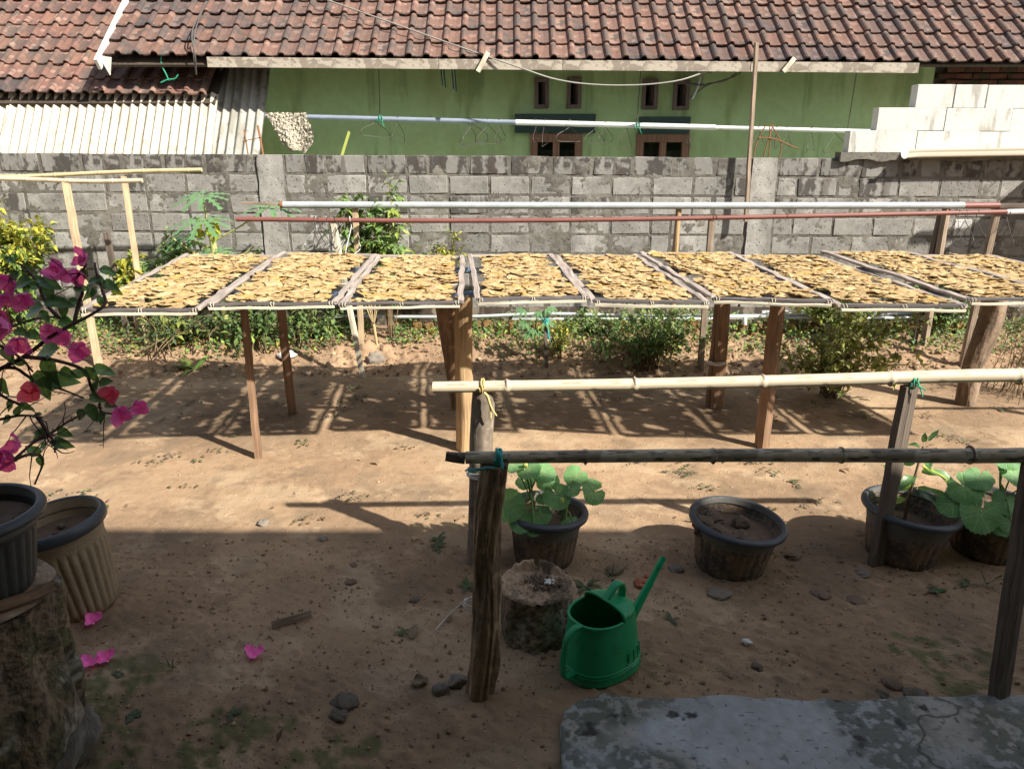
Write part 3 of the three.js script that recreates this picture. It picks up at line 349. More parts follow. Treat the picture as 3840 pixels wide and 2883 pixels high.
  for (const [x, l] of [[-0.32, 0.2], [3.0, 0.14]]) part(H, 'eave_strip', [plank(V(x - 0.05, 2.6 + 0.02, 9.0), V(x + 0.06, 2.62 + l, 9.02), 0.05, 0.01, 3)], M.lathPale);
}
{
  const N = thing('tiled_outbuilding', 'lower house with orange pantile roof at the far left', 'house', [-6, 0.1, 9.6]);
  tiledRoof(N, -9.2, -3.42, 9.2, 2.36, 0.186, 0.262, 12, 11, M.tileB, 8, 0.03, (x, j) => x < -6.6);
  const rg = new THREE.BoxGeometry(3.4, 0.03, 3.1); rg.rotateX(SL).translate(-5.05, 2.33 + 1.5 * Math.sin(SL), -9.26 - 1.5 * Math.cos(SL)); part(N, 'roof_boards', boxUV(rg), M.eaveWood);
  part(N, 'wall', [box(3.2, 2.2, 0.12, -5.0, 1.2, -10.4)], M.porchWall);
}
{ // corrugated sheets between the two houses and the wall
  const corr = (x0, x1, D0, h0, D1, h1, pitch, amp, seed) => { const n = Math.round((x1 - x0) / pitch) * 8, m = 14, P = [], U = [], I = [], L = Math.hypot(D1 - D0, h1 - h0), nz = (h1 - h0) / L, ny = (D1 - D0) / L; for (let i = 0; i <= n; i++) for (let j = 0; j <= m; j++) { const x = lerp(x0, x1, i / n), t = j / m, w = amp * Math.sin(((x - x0) / pitch) * 6.283) + 0.01 * (fbm(x * 3, t * 3, 0, 2, seed) - 0.5); const edge = j === m ? 0.012 * (fbm(x * 9, 1, 0, 2, seed) - 0.5) : 0; P.push(x, lerp(h0, h1, t) + w * ny + edge, -lerp(D0, D1, t) + w * nz); U.push(x + seed, t * L); } for (let i = 0; i < n; i++) for (let j = 0; j < m; j++) { const a = i * (m + 1) + j; I.push(a, a + m + 1, a + 1, a + 1, a + m + 1, a + m + 2); } return raw(P, U, I); };
  const t = thing('corrugated_fence', 'leaning corrugated cement sheets, pale and lichen spotted, left behind the wall', 'corrugated fence', [-4.5, 0.7, 8.6]);
  M.sheet.side = M.sheetGrey.side = THREE.DoubleSide;
  for (const [a, b, d] of [[-6.9, -5.62, 0], [-5.68, -4.42, 0.014], [-4.5, -3.32, 0.028]]) part(t, 'corrugated_sheet', corr(a, b, 8.12 - d, 0.55, 9.34 - d, 2.42, 0.0985, 0.022, Math.round(a * 10)), M.sheet);
  part(t, 'corrugated_sheet', corr(-3.42, -2.83, 8.12, 0.5, 9.74, 2.76, 0.0985, 0.022, 7), M.sheetGrey, { label: 'taller grey corrugated sheet' });
}
{ // shed outside the frame at the right: its roof edge and beam throw the dark wedges on the wall
  const t = thing('open_shed', 'open shed just outside the right edge', 'shed', [5.9, 0.1, 6.9]);
  const g = new THREE.BoxGeometry(1.5, 0.02, 1.4); g.rotateZ(0.3).translate(5.72, 2.05, -6.7); part(t, 'shed_roof', boxUV(g), M.sheetGrey);
  part(t, 'shed_beam', [plank(V(4.75, 2.0, 6.62), V(6.4, 2.16, 6.62), 0.07, 0.05, 9)], M.brown);
  for (const x of [5.3, 6.3]) part(t, 'post', [plank(V(x, 0.1, 6.9), V(x, 2.0, 6.9), 0.08, 0.08, x)], M.brown);
}

// ---------- poles, racks and rails
const bambooPole = (a, b, r0, r1, o = {}) => { const n = o.nodes ?? 6, ph = o.ph ?? 0.3; const pts = [0, 0.2, 0.4, 0.6, 0.8, 1].map((t) => a.clone().lerp(b, t).add(new THREE.Vector3(0, (o.bow ?? 0.01) * Math.sin(t * 5 + ph * 9) * (1 + 0.6 * Math.sin(t * 17)), 0))); return tube(pts, (t, an) => { const e = 0.5 - Math.abs((((t * n + ph) % 1) + 1) % 1 - 0.5); return lerp(r0, r1, t) * (1 + 0.13 * Math.exp(-e * e * 4200) - 0.05 * Math.exp(-((e - 0.03) ** 2) * 4000) + 0.05 * Math.exp(-e * e * 200)) * (1 + 0.03 * Math.sin(an * 2 + t * 4)); }, { seg: Math.round(n * 64), sides: 14, ur: (r0 + r1) / 2 }); };
// dark scar rings where the bamboo's joints are
const nodeRings = (t, a, b, r0, r1, n, ph, m) => { for (let k = 0; k <= n + 1; k++) { const q = (k + 1 - ph) / n; if (q < 0.02 || q > 0.98) continue; const c = a.clone().lerp(b, q), d = b.clone().sub(a).normalize(); part(t, 'joint', tube([c.clone().addScaledVector(d, -0.003), c.clone().addScaledVector(d, 0.003)], lerp(r0, r1, q) * 1.155, { seg: 1, sides: 16 }), m); } };
const post = (a, b, r0, r1, o = {}) => tube([a, a.clone().lerp(b, 0.35).add(new THREE.Vector3(o.bx ?? 0.004, 0, 0.004)), a.clone().lerp(b, 0.7).add(new THREE.Vector3(-(o.bx ?? 0.004), 0, 0)), b], (t, an) => { const x = Math.cos(an), y = Math.sin(an), s = o.seed ?? 1, fl = o.flare ?? 0; return lerp(r0, r1, t) * (1 + (o.rough ?? 0.12) * (fbm(x * 2.2 + s * 9 + 20, y * 2.2 + t * (o.grain ?? 5) + 20, 0, 4, 140) - 0.5) * 2 + (o.groove ?? 0) * Math.pow(vn(x * 5 + 30, y * 5 + s + 30 + t * 1.3, 0, 141), 3) * -1 + fl * Math.exp(-t * 14) + (o.knob ? 0.5 * Math.exp(-((t - o.knob[0]) ** 2) * 900) * Math.max(0, Math.cos(an - o.knob[1])) : 0)); }, { seg: o.seg ?? 46, sides: o.sides ?? 22, ur: (r0 + r1) / 2, ou: (o.seed ?? 1) * 0.37 });
const wraps = (c, ax, r, n, w, th, seed = 1) => { const rr = rng(seed), pts = [], u = new THREE.Vector3(0, 1, 0); if (Math.abs(ax.y) > 0.8) u.set(1, 0, 0); const e1 = new THREE.Vector3().crossVectors(ax, u).normalize(), e2 = new THREE.Vector3().crossVectors(ax, e1).normalize(); for (let i = 0; i <= n * 10; i++) { const a = (i / 10) * 6.283; pts.push(c.clone().addScaledVector(e1, Math.cos(a) * r * (1 + 0.08 * rr())).addScaledVector(e2, Math.sin(a) * r * (1 + 0.08 * rr())).addScaledVector(ax, (i / (n * 10) - 0.5) * w + 0.006 * (rr() - 0.5))); } return tube(pts, th, { sides: 5, seg: n * 22 }); };
const tail = (p, dx, dy, dz, th, seed) => { const r = rng(seed), q = [p]; for (let i = 1; i <= 4; i++) q.push(p.clone().add(new THREE.Vector3(dx * (i / 4) + 0.012 * (r() - 0.5), dy * Math.pow(i / 4, 1.4), dz * (i / 4) + 0.012 * (r() - 0.5)))); return tube(q, (t) => th * (1 - 0.4 * t), { sides: 5, seg: 10 }); };
const X = new THREE.Vector3(1, 0, 0), Y = new THREE.Vector3(0, 1, 0);
{ // near pale rail on a sawn-off trunk and a dark plank
  const t = thing('bamboo_rail', 'pale bamboo rail tied on a trunk post and a dark plank, beyond the pots', 'rail', [0.7, 0, 3.2]);
  part(t, 'pole', bambooPole(V(-0.345, 0.882, 3.2), V(2.6, 0.932, 3.2), 0.0245, 0.031, { nodes: 5.3, ph: 0.42, bow: 0.006 }), M.bamboo); nodeRings(t, V(-0.345, 0.882, 3.2), V(2.6, 0.932, 3.2), 0.0245, 0.031, 5.3, 0.42, M.grey);
  part(t, 'trunk_post', post(V(-0.166, -0.08, 3.24), V(-0.122, 0.862, 3.24), 0.056, 0.052, { seed: 3, rough: 0.1, seg: 70 }), M.barkGrey);
  part(t, 'plank_post', [plank(V(1.712, -0.06, 3.2), V(1.73, 0.89, 3.2), 0.075, 0.04, 4, 0.35)], M.dim);
  part(t, 'tie', [wraps(V(-0.13, 0.885, 3.2), X, 0.03, 2, 0.02, 0.0035, 4), tail(V(-0.12, 0.865, 3.165), 0.05, -0.1, 0.02, 0.006, 5), tail(V(-0.12, 0.865, 3.165), 0.035, -0.11, 0.02, 0.005, 6)], M.straw, { label: 'yellow straw tie' });
  part(t, 'tie', [wraps(V(1.735, 0.908, 3.2), X, 0.033, 3, 0.03, 0.003, 7), tail(V(1.745, 0.92, 3.165), 0.02, -0.07, 0.02, 0.004, 8), tail(V(1.74, 0.9, 3.16), 0.04, -0.02, 0.01, 0.004, 9)], M.twineGreen, { label: 'green string tie' });
  part(t, 'wrapping', [wraps(V(-0.145, 0.46, 3.24), Y, 0.058, 3, 0.035, 0.005, 12)], M.twineWhite, { label: 'white cord wrapped round the trunk post' });
}
{ // front dark rail
  const t = thing('bamboo_rail', 'old grey bamboo rail tied with turquoise string, nearest the slab', 'rail', [0.7, 0, 2.31]);
  part(t, 'pole', bambooPole(V(-0.15, 0.921, 2.31), V(1.95, 0.948, 2.29), 0.02, 0.026, { nodes: 5.1, ph: 0.06, bow: 0.004 }), M.bambooOld); nodeRings(t, V(-0.15, 0.921, 2.31), V(1.95, 0.948, 2.29), 0.02, 0.026, 5.1, 0.06, M.dim);
  part(t, 'pole_end', tube([V(-0.152, 0.921, 2.31), V(-0.185, 0.924, 2.31), V(-0.215, 0.928, 2.31)], (q, a) => 0.019 * (1 - q * (0.55 + 0.4 * Math.sin(a * 2 + 1))) * (0.85 + 0.3 * hash(Math.round(a * 3), 2, 7)), { seg: 7, sides: 12 }), M.dim, { label: 'splintered end of the old bamboo' });
  part(t, 'gnarled_post', post(V(-0.118, -0.05, 2.32), V(-0.058, 0.9, 2.32), 0.052, 0.045, { seed: 8, rough: 0.3, groove: 0.3, grain: 6, seg: 120, sides: 40, bx: 0.01 }), M.barkOld);
  part(t, 'dark_post', [plank(V(1.728, -0.05, 2.27), V(1.662, 0.94, 2.27), 0.058, 0.05, 6, 0.4)], M.dim);
  part(t, 'tie', [wraps(V(-0.045, 0.925, 2.31), X, 0.026, 3, 0.02, 0.004, 21), tail(V(-0.05, 0.9, 2.28), -0.09, -0.01, 0.01, 0.004, 22), tail(V(-0.05, 0.9, 2.28), -0.1, 0.002, 0.02, 0.004, 23), tail(V(-0.04, 0.95, 2.29), 0.012, -0.045, 0.03, 0.006, 24)], M.twine, { label: 'turquoise string tie' });
}
// drying table: posts and two cross pipes
{
  const t = thing('drying_table', 'long drying table of rough posts and cross pipes carrying the net trays', 'table', [0.5, 0, 5]);
  const sq = (a, b, w, d, s, m, label, yaw) => part(t, 'leg', [plank(a, b, w, d, s, yaw ?? 0.25)], m, { label });
  sq(V(-1.6, -0.05, 4.5), V(-1.595, 0.99, 4.5), 0.046, 0.05, 11, M.brown, 'slim front leg at the left'); sq(V(-1.60, -0.05, 5.29), V(-1.63, 0.99, 5.32), 0.062, 0.05, 12, M.brown, 'back leg at the left');
  part(t, 'leg', post(V(-0.305, -0.06, 4.64), V(-0.295, 1.0, 4.62), 0.062, 0.056, { seed: 5, rough: 0.1, groove: 0.2, flare: 0.1 }), M.logWood, { label: 'thick barkless front log' });
  part(t, 'leg', post(V(-0.40, -0.06, 5.45), V(-0.475, 1.0, 5.45), 0.052, 0.098, { seed: 6, rough: 0.1, knob: [0.22, 3.4] }), M.barkRed, { label: 'thick reddish log, tapering downwards' });
  sq(V(1.525, -0.05, 5.42), V(1.515, 0.99, 5.42), 0.085, 0.05, 13, M.brown, 'reddish sawn back leg'); sq(V(1.475, -0.05, 5.47), V(1.48, 0.99, 5.46), 0.03, 0.05, 14, M.brown, 'thin board beside a back leg');
  sq(V(1.63, -0.05, 4.68), V(1.64, 0.99, 4.68), 0.07, 0.075, 15, M.brown, 'square front leg at the right', 0.55);
  part(t, 'leg', post(V(3.44, -0.06, 5.53), V(3.52, 1.0, 5.53), 0.07, 0.09, { seed: 9, rough: 0.14, bx: -0.02 }), M.bark, { label: 'leaning bark covered log' });
  sq(V(4.6, -0.05, 4.7), V(4.6, 0.99, 4.7), 0.06, 0.06, 16, M.brown);
  part(t, 'cross_pipe', [tube([V(-2.1, 1.0, 4.68), V(1, 1.0, 4.72), V(5.2, 1.0, 4.7)], 0.021, { seg: 20, sides: 10 })], M.bluePipe); part(t, 'cross_pipe', [tube([V(-2.2, 1.028, 5.45), V(1, 1.028, 5.45), V(5.2, 1.028, 5.48)], 0.021, { seg: 20, sides: 10 })], M.bluePipe);
  part(t, 'wrapping', [wraps(V(1.5, 0.36, 5.43), Y, 0.06, 3, 0.03, 0.004, 31)], M.twineWhite, { label: 'pale cord round a back leg' });
}
// trays and the chips on them
{
  const FX = [-2.31, -1.652, -0.945, -0.24, 0.434, 1.1, 1.761, 2.47, 3.12, 3.8], FD = [4.03, 4.06, 4.12, 4.2, 4.27, 4.24, 4.15, 4.14, 4.17, 4.2], BX = [-2.47, -1.735, -0.99, -0.34, 0.306, 0.944, 1.646, 2.287, 2.93, 3.59], BD = [5.8, 5.79, 5.68, 5.64, 5.74, 5.77, 5.8, 5.74, 5.76, 5.8];
  const where = ['first tray at the left, behind the bougainvillea', 'second tray from the left', 'third from the left, before the thick logs', 'tray just right of the thick logs', 'fifth tray from the left', 'sixth tray from the left, over the reddish leg', 'seventh tray from the left, over the square leg', 'eighth tray from the left, over the second bush', 'last tray at the right, cut by the frame'];
  const short = ['first net tray at the left', 'second net tray from the left', 'third net tray from the left', 'net tray right of the thick logs', 'fifth net tray from the left', 'sixth net tray from the left', 'seventh net tray from the left', 'eighth net tray from the left', 'last net tray at the right'];
  const r = rng(404), chips = Array.from({ length: 14 }, (_, k) => {
    const q = rng(900 + k), n = 4 + Math.floor(q() * 3), P = [], U = [], I = [], th = 0.0028, a1 = (q() - 0.3) * 4, a2 = (q() - 0.3) * 3, a3 = (q() - 0.5) * 4, ou = q(), ov = q(), ring = [];
    const lx = 0.042 + 0.022 * q(), lz = 0.03 + 0.018 * q(); for (let i = 0; i < n; i++) { const a = ((i + 0.6 * (q() - 0.5)) / n) * 6.283, k2 = 0.85 + 0.4 * q(); ring.push([Math.cos(a) * lx * k2, Math.sin(a) * lz * k2]); }
    const rim = []; for (let i = 0; i < n; i++) { const b = ring[(i + 1) % n]; rim.push(ring[i], [(ring[i][0] + b[0]) * 0.53, (ring[i][1] + b[1]) * 0.53]); }
    const pts = [[0, 0], ...rim.map((p) => [p[0] * 0.55, p[1] * 0.55]), ...rim], h = ([x, z]) => a1 * x * x + a2 * z * z + a3 * x * z + 0.006 * Math.sin(x * 70 + k) * Math.cos(z * 60);
    for (const s of [th, 0]) for (const p of pts) { P.push(p[0], h(p) + s, p[1]); U.push(p[0] + ou, p[1] + ov); }
    const m = rim.length, N = pts.length; for (const [o, f] of [[0, 0], [N, 1]]) for (let i = 0; i < m; i++) { const b = (i + 1) % m, T3 = (x, y, z) => (f ? I.push(o + x, o + y, o + z) : I.push(o + x, o + z, o + y)); T3(0, 1 + i, 1 + b); T3(1 + i, 1 + m + i, 1 + m + b); T3(1 + i, 1 + m + b, 1 + b); }
    for (let i = 0; i < m; i++) { const b = (i + 1) % m, a = 1 + m + i, c = 1 + m + b; I.push(a, c, N + a, c, N + c, N + a); }
    const g = raw(P, U, I).toNonIndexed(); g.computeVertexNormals(); return g;
  });
  const rest = [0, 1, 2, 3].map(() => new GB()), shown = [];
  for (let i = 0; i < 9; i++) {
    const up = i % 2 ? 0.018 : 0, gap = 0.028, y = 1.045 + up + [0, 0, 0.012, 0, 0, 0, 0, 0.012, 0][i], gl = i === 3 ? 0.05 : i === 2 ? 0.02 : gap;
    const A = new THREE.Vector2(FX[i] + gl, FD[i] + (i % 2) * 0.03 - 0.012), B = new THREE.Vector2(FX[i + 1] - (i === 2 ? 0.045 : 0.02), FD[i + 1] + (i % 2) * 0.03 - 0.03), C = new THREE.Vector2(BX[i] + gl * 0.8, BD[i]), E = new THREE.Vector2(BX[i + 1] - 0.02, BD[i + 1]);
    const at = (s, q) => { const a = A.clone().lerp(B, s), b = C.clone().lerp(E, s), p = a.lerp(b, q); return [p.x, p.y]; }, W = (s, q, h) => { const p = at(s, q); return V(p[0], y + h + 0.036 * q, p[1]); };
    const t = thing('drying_tray', 'black net tray in a lath frame: ' + where[i], 'drying tray', [(A.x + B.x + C.x + E.x) / 4, 1.04, 5], 'net trays on the drying table');
    const side = (s) => plank(W(s, -0.005, 0.004), W(s, 1.005, 0.006), 0.034, 0.016, i * 3 + s, 0, 0.004), bar = (q) => plank(W(-0.01, q, 0.002), W(1.01, q, 0.002), 0.018, 0.03, i * 5 + q, 0, 0.003);
    part(t, 'side_lath', side(0), M.lath); part(t, 'side_lath', side(1), M.lath);
    part(t, 'end_lath', bar(0), M.lathDark); part(t, 'end_lath', bar(1), M.lath);
    part(t, 'lower_lath', plank(W(0.0, -0.012, -0.018), W(1.0, -0.012, -0.016), 0.014, 0.016, i + 40, 0, 0.002), M.lathPale);
    part(t, 'lower_lath', plank(W(0.0, 0.36, -0.016), W(1.0, 0.36, -0.016), 0.02, 0.014, i + 60, 0, 0.002), M.lathPale);
    part(t, 'binding', [0.02, 0.5, 0.97].map((s) => wraps(W(s, -0.004, -0.005), X, 0.017, 2, 0.03, 0.002, i + 3)), M.lathPale);
    const P = [], U = [], I = [], n = 12; for (let a = 0; a <= n; a++) for (let b = 0; b <= n; b++) { const p = W(a / n, b / n, -0.006 - 0.012 * Math.sin((a / n) * 3.14) * Math.sin((b / n) * 3.14)); P.push(p.x, p.y, p.z); U.push(p.x, p.z); } for (let a = 0; a < n; a++) for (let b = 0; b < n; b++) { const k = a * (n + 1) + b; I.push(k, k + n + 1, k + 1, k + 1, k + n + 1, k + n + 2); }
    part(t, 'net', raw(P, U, I), M.net);
    // chips: rows from front to back, thinned at the edges and in patches
    const cs = [];
    for (let b = 0; b < 42; b++) for (let a = 0; a < 13; a++) {
      const s = 0.06 + 0.88 * ((a + 0.5 + (r() - 0.5) * 0.9) / 13), q = 0.02 + 0.95 * ((b + 0.5 + (r() - 0.5) * 0.9) / 42), edge = Math.min(s, 1 - s) - 0.055 - 0.1 * fbm(q * 9 + i * 7, i, 0, 2, 150);
      if (edge < 0 || fbm(s * 5 + i * 11, q * 10, 0, 2, 151) < 0.22 || r() < 0.05) continue;
      const p = W(s, q, 0.003 + 0.017 * r()), e = new THREE.Euler((r() - 0.5) * 0.3, r() * 6.283, (r() - 0.5) * 0.3, 'YXZ'), k = Math.floor(r() * 14), sc = 0.72 + 0.4 * r(), m = r() < 0.07 ? 3 : Math.floor(r() * 3);
      cs.push({ i, p, e, k, sc, m, D: -p.z });
    }
    cs.sort((a, b) => a.D - b.D); shown.push(...cs.slice(0, 33)); for (const c of cs.slice(33)) rest[c.m].add(chips[c.k], new THREE.Matrix4().compose(c.p, new THREE.Quaternion().setFromEuler(c.e), new THREE.Vector3(c.sc, c.sc, c.sc)));
  }
  for (const c of shown) { const o = shade(new THREE.Mesh(chips[c.k], M.chip[c.m])); o.name = numbered('drying_chip'); o.position.copy(c.p); o.rotation.copy(c.e); o.scale.setScalar(c.sc); scene.add(meta(o, 'tan curled chip at the front of the ' + short[c.i], 'chip', 'chips at the front of the ' + short[c.i])); }
  const all = mergeGeometries(rest.map((g) => g.geo()), true); const o = shade(new THREE.Mesh(all, M.chip)); o.name = 'drying_chips'; scene.add(meta(o, 'mass of tan chips covering the middle and back of the trays', 'chips')); o.userData.kind = 'stuff';
}
// racks in front of the wall
const hanger = (w, hgt, seed, th = 0.0026) => { const r = rng(seed), P = (x, y) => new THREE.Vector3(x * (1 + 0.1 * (r() - 0.5)), y, 0.02 * (r() - 0.5)); return tube([P(-0.02, -0.012), P(-0.018, 0.012), P(0, 0.022), P(0.018, 0.008), P(0.012, -0.03), P(0, -0.06), P(-w * 0.5, -hgt * 0.72), P(-w * 0.58, -hgt * 0.86), P(-w * 0.5, -hgt), P(0, -hgt * (1.02 + 0.04 * r())), P(w * 0.5, -hgt), P(w * 0.58, -hgt * 0.86), P(w * 0.5, -hgt * 0.72), P(0.006, -0.068)], th, { sides: 5, seg: 70 }); };
function hang(xs, y, D, label, group, m, seed) {
  const r = rng(seed), g = [0, 1, 2, 3].map((k) => hanger(0.3 + 0.08 * r(), 0.2 + 0.08 * r(), seed + k, D > 8 ? 0.0036 : 0.0028));
  xs.forEach((x) => { const o = shade(new THREE.Mesh(g[Math.floor(r() * 4)], m)); o.name = numbered('wire_hanger'); const Y0 = typeof y === 'function' ? y(x) : y; o.position.set(x, Y0, -D); o.rotation.set(0, D > 8 ? 0.5 + 1.0 * r() : 1.25 + 0.5 * r(), (r() - 0.5) * 0.3); scene.add(meta(o, label, 'clothes hanger', group)); });
}
{
  let t = thing('pipe_rack', 'long whitish pipe on wooden posts, farther of the two drying poles', 'clothes rack', [1, 0.15, 6.75]);
  part(t, 'pipe', [tube([V(-1.95, 1.385, 6.72), V(1, 1.378, 6.72), V(3.85, 1.38, 6.72)], 0.029, { seg: 24, sides: 14 })], M.pvc); part(t, 'pipe_joint', [tube([V(3.85, 1.38, 6.72), V(4.15, 1.378, 6.72)], 0.028, { seg: 2, sides: 12 })], M.maroon, { label: 'maroon length of pipe' });
  part(t, 'pipe_cap', [tube([V(-1.975, 1.385, 6.72), V(-1.95, 1.385, 6.72)], 0.03, { seg: 1, sides: 14 })], M.rust); part(t, 'stick', [plank(V(-2.3, 1.4, 6.72), V(-1.9, 1.385, 6.72), 0.022, 0.02, 3)], M.grey); part(t, 'stick', [plank(V(4.1, 1.378, 6.72), V(5.4, 1.38, 6.72), 0.04, 0.03, 5)], M.dim);
  part(t, 'post', [plank(G(-1.36, 6.75, -0.05), V(-1.345, 1.36, 6.75), 0.05, 0.035, 21)], M.pale); part(t, 'post', post(G(1.42, 6.75, -0.05), V(1.43, 1.36, 6.75), 0.033, 0.024, { seed: 7, rough: 0.08, knob: [0.55, 3] }), M.logWood);
  part(t, 'post', [plank(G(3.72, 6.74, -0.05), V(3.72, 1.35, 6.74), 0.06, 0.05, 22, 0.5)], M.grey); part(t, 'post', [plank(G(3.64, 6.78, -0.05), V(3.7, 1.3, 6.78), 0.05, 0.04, 23, 0.4)], M.dim);
  t = thing('pipe_rack', 'maroon pipe on wooden posts hung with wire hangers, nearer of the two drying poles', 'clothes rack', [1, 0.08, 6.3]);
  part(t, 'pipe', [tube([V(-2.2, 1.31, 6.25), V(-0.6, 1.295, 6.27), V(1, 1.305, 6.3), V(3.98, 1.36, 6.33)], 0.0185, { seg: 30, sides: 12 })], M.maroon); part(t, 'pipe_end', [tube([V(3.98, 1.36, 6.33), V(5.2, 1.385, 6.34)], 0.02, { seg: 4, sides: 12 })], M.pvcWhite, { label: 'white right end of the maroon pole' });
  part(t, 'post', [plank(G(-1.25, 6.2, -0.05), V(-1.43, 1.29, 6.27), 0.045, 0.03, 25)], M.lathPale, { label: 'slanting pale post' }); part(t, 'post', [plank(G(1.63, 6.4, -0.05), V(1.61, 1.3, 6.32), 0.05, 0.05, 26)], M.grey); part(t, 'post', [plank(G(3.92, 6.45, -0.05), V(3.92, 1.34, 6.36), 0.05, 0.05, 27)], M.grey);
  part(t, 'tie', [wraps(V(1.62, 1.315, 6.31), X, 0.024, 2, 0.05, 0.002, 41), wraps(V(2.2, 1.325, 6.31), X, 0.022, 1, 0.04, 0.002, 42)], M.rust);
  hang([-1.58, -1.55, -1.53, -1.47, -1.42, -1.4], 1.31, 6.26, 'bare wire hanger bunched at the left of the maroon pole', 'hangers bunched on the maroon pole', M.wire, 51);
  hang([3.6, 3.66, 3.75, 4.0], 1.355, 6.33, 'bent wire hanger near the right end of the maroon pole', 'hangers at the right end of the maroon pole', M.wire, 55);
  hang([-1.29], 1.31, 6.25, 'white plastic coated hanger at the right of the bunch on the maroon pole', undefined, M.wireWhite, 58); hang([-1.56], 1.31, 6.27, 'silvery hanger at the left of the bunch on the maroon pole', undefined, M.steel, 59);
  t = thing('bamboo_rack', 'higher, longer straw coloured bamboo pole on a pale post at the far left', 'clothes rack', [-3.6, 0.15, 6.8]);
  part(t, 'pole', bambooPole(V(-5.3, 1.6, 6.8), V(-2.64, 1.665, 6.8), 0.019, 0.017, { nodes: 7 }), M.bambooDry); part(t, 'post', [plank(G(-3.32, 6.8, -0.05), V(-3.32, 1.62, 6.82), 0.05, 0.04, 31, 0.3)], M.pale);
  t = thing('bamboo_rack', 'lower, shorter straw coloured bamboo pole on a pale post at the far left', 'clothes rack', [-3.8, 0.1, 6.5]);
  part(t, 'pole', bambooPole(V(-5.1, 1.602, 6.5), V(-3.02, 1.6, 6.5), 0.019, 0.018, { nodes: 6, ph: 0.7 }), M.bamboo); part(t, 'post', [plank(G(-3.62, 6.48, -0.05), V(-3.645, 1.58, 6.5), 0.065, 0.045, 32, 0.4)], M.pale);
  single('wooden_stub', 'short brown pole end poking in at the far left before the wall', 'pole', plank(V(-5.0, 1.38, 6.7), V(-4.2 - 0.17, 1.36, 6.7), 0.03, 0.025, 3), M.brown, { pos: [-4.6, 1.37, 6.7] });
  t = thing('weathered_stake', 'weathered grey stake with a short board beside the yellow shrub', 'stake', [-3.5, 0.15, 6.85]);
  part(t, 'stake', [plank(G(-3.53, 6.9, -0.05), V(-3.6, 1.13, 6.92), 0.055, 0.03, 33)], M.dim); part(t, 'board', [plank(G(-3.4, 6.85, -0.05), V(-3.42, 0.8, 6.87), 0.06, 0.02, 34)], M.grey);
  single('leaning_pole', 'thin grey pole leaning on the wall up to the eaves', 'pole', plank(V(2.15, 1.2, 7.22), V(2.122, 2.72, 7.26), 0.034, 0.03, 35, 0.3), M.grey, { pos: [2.14, 1.2, 7.22] });
}
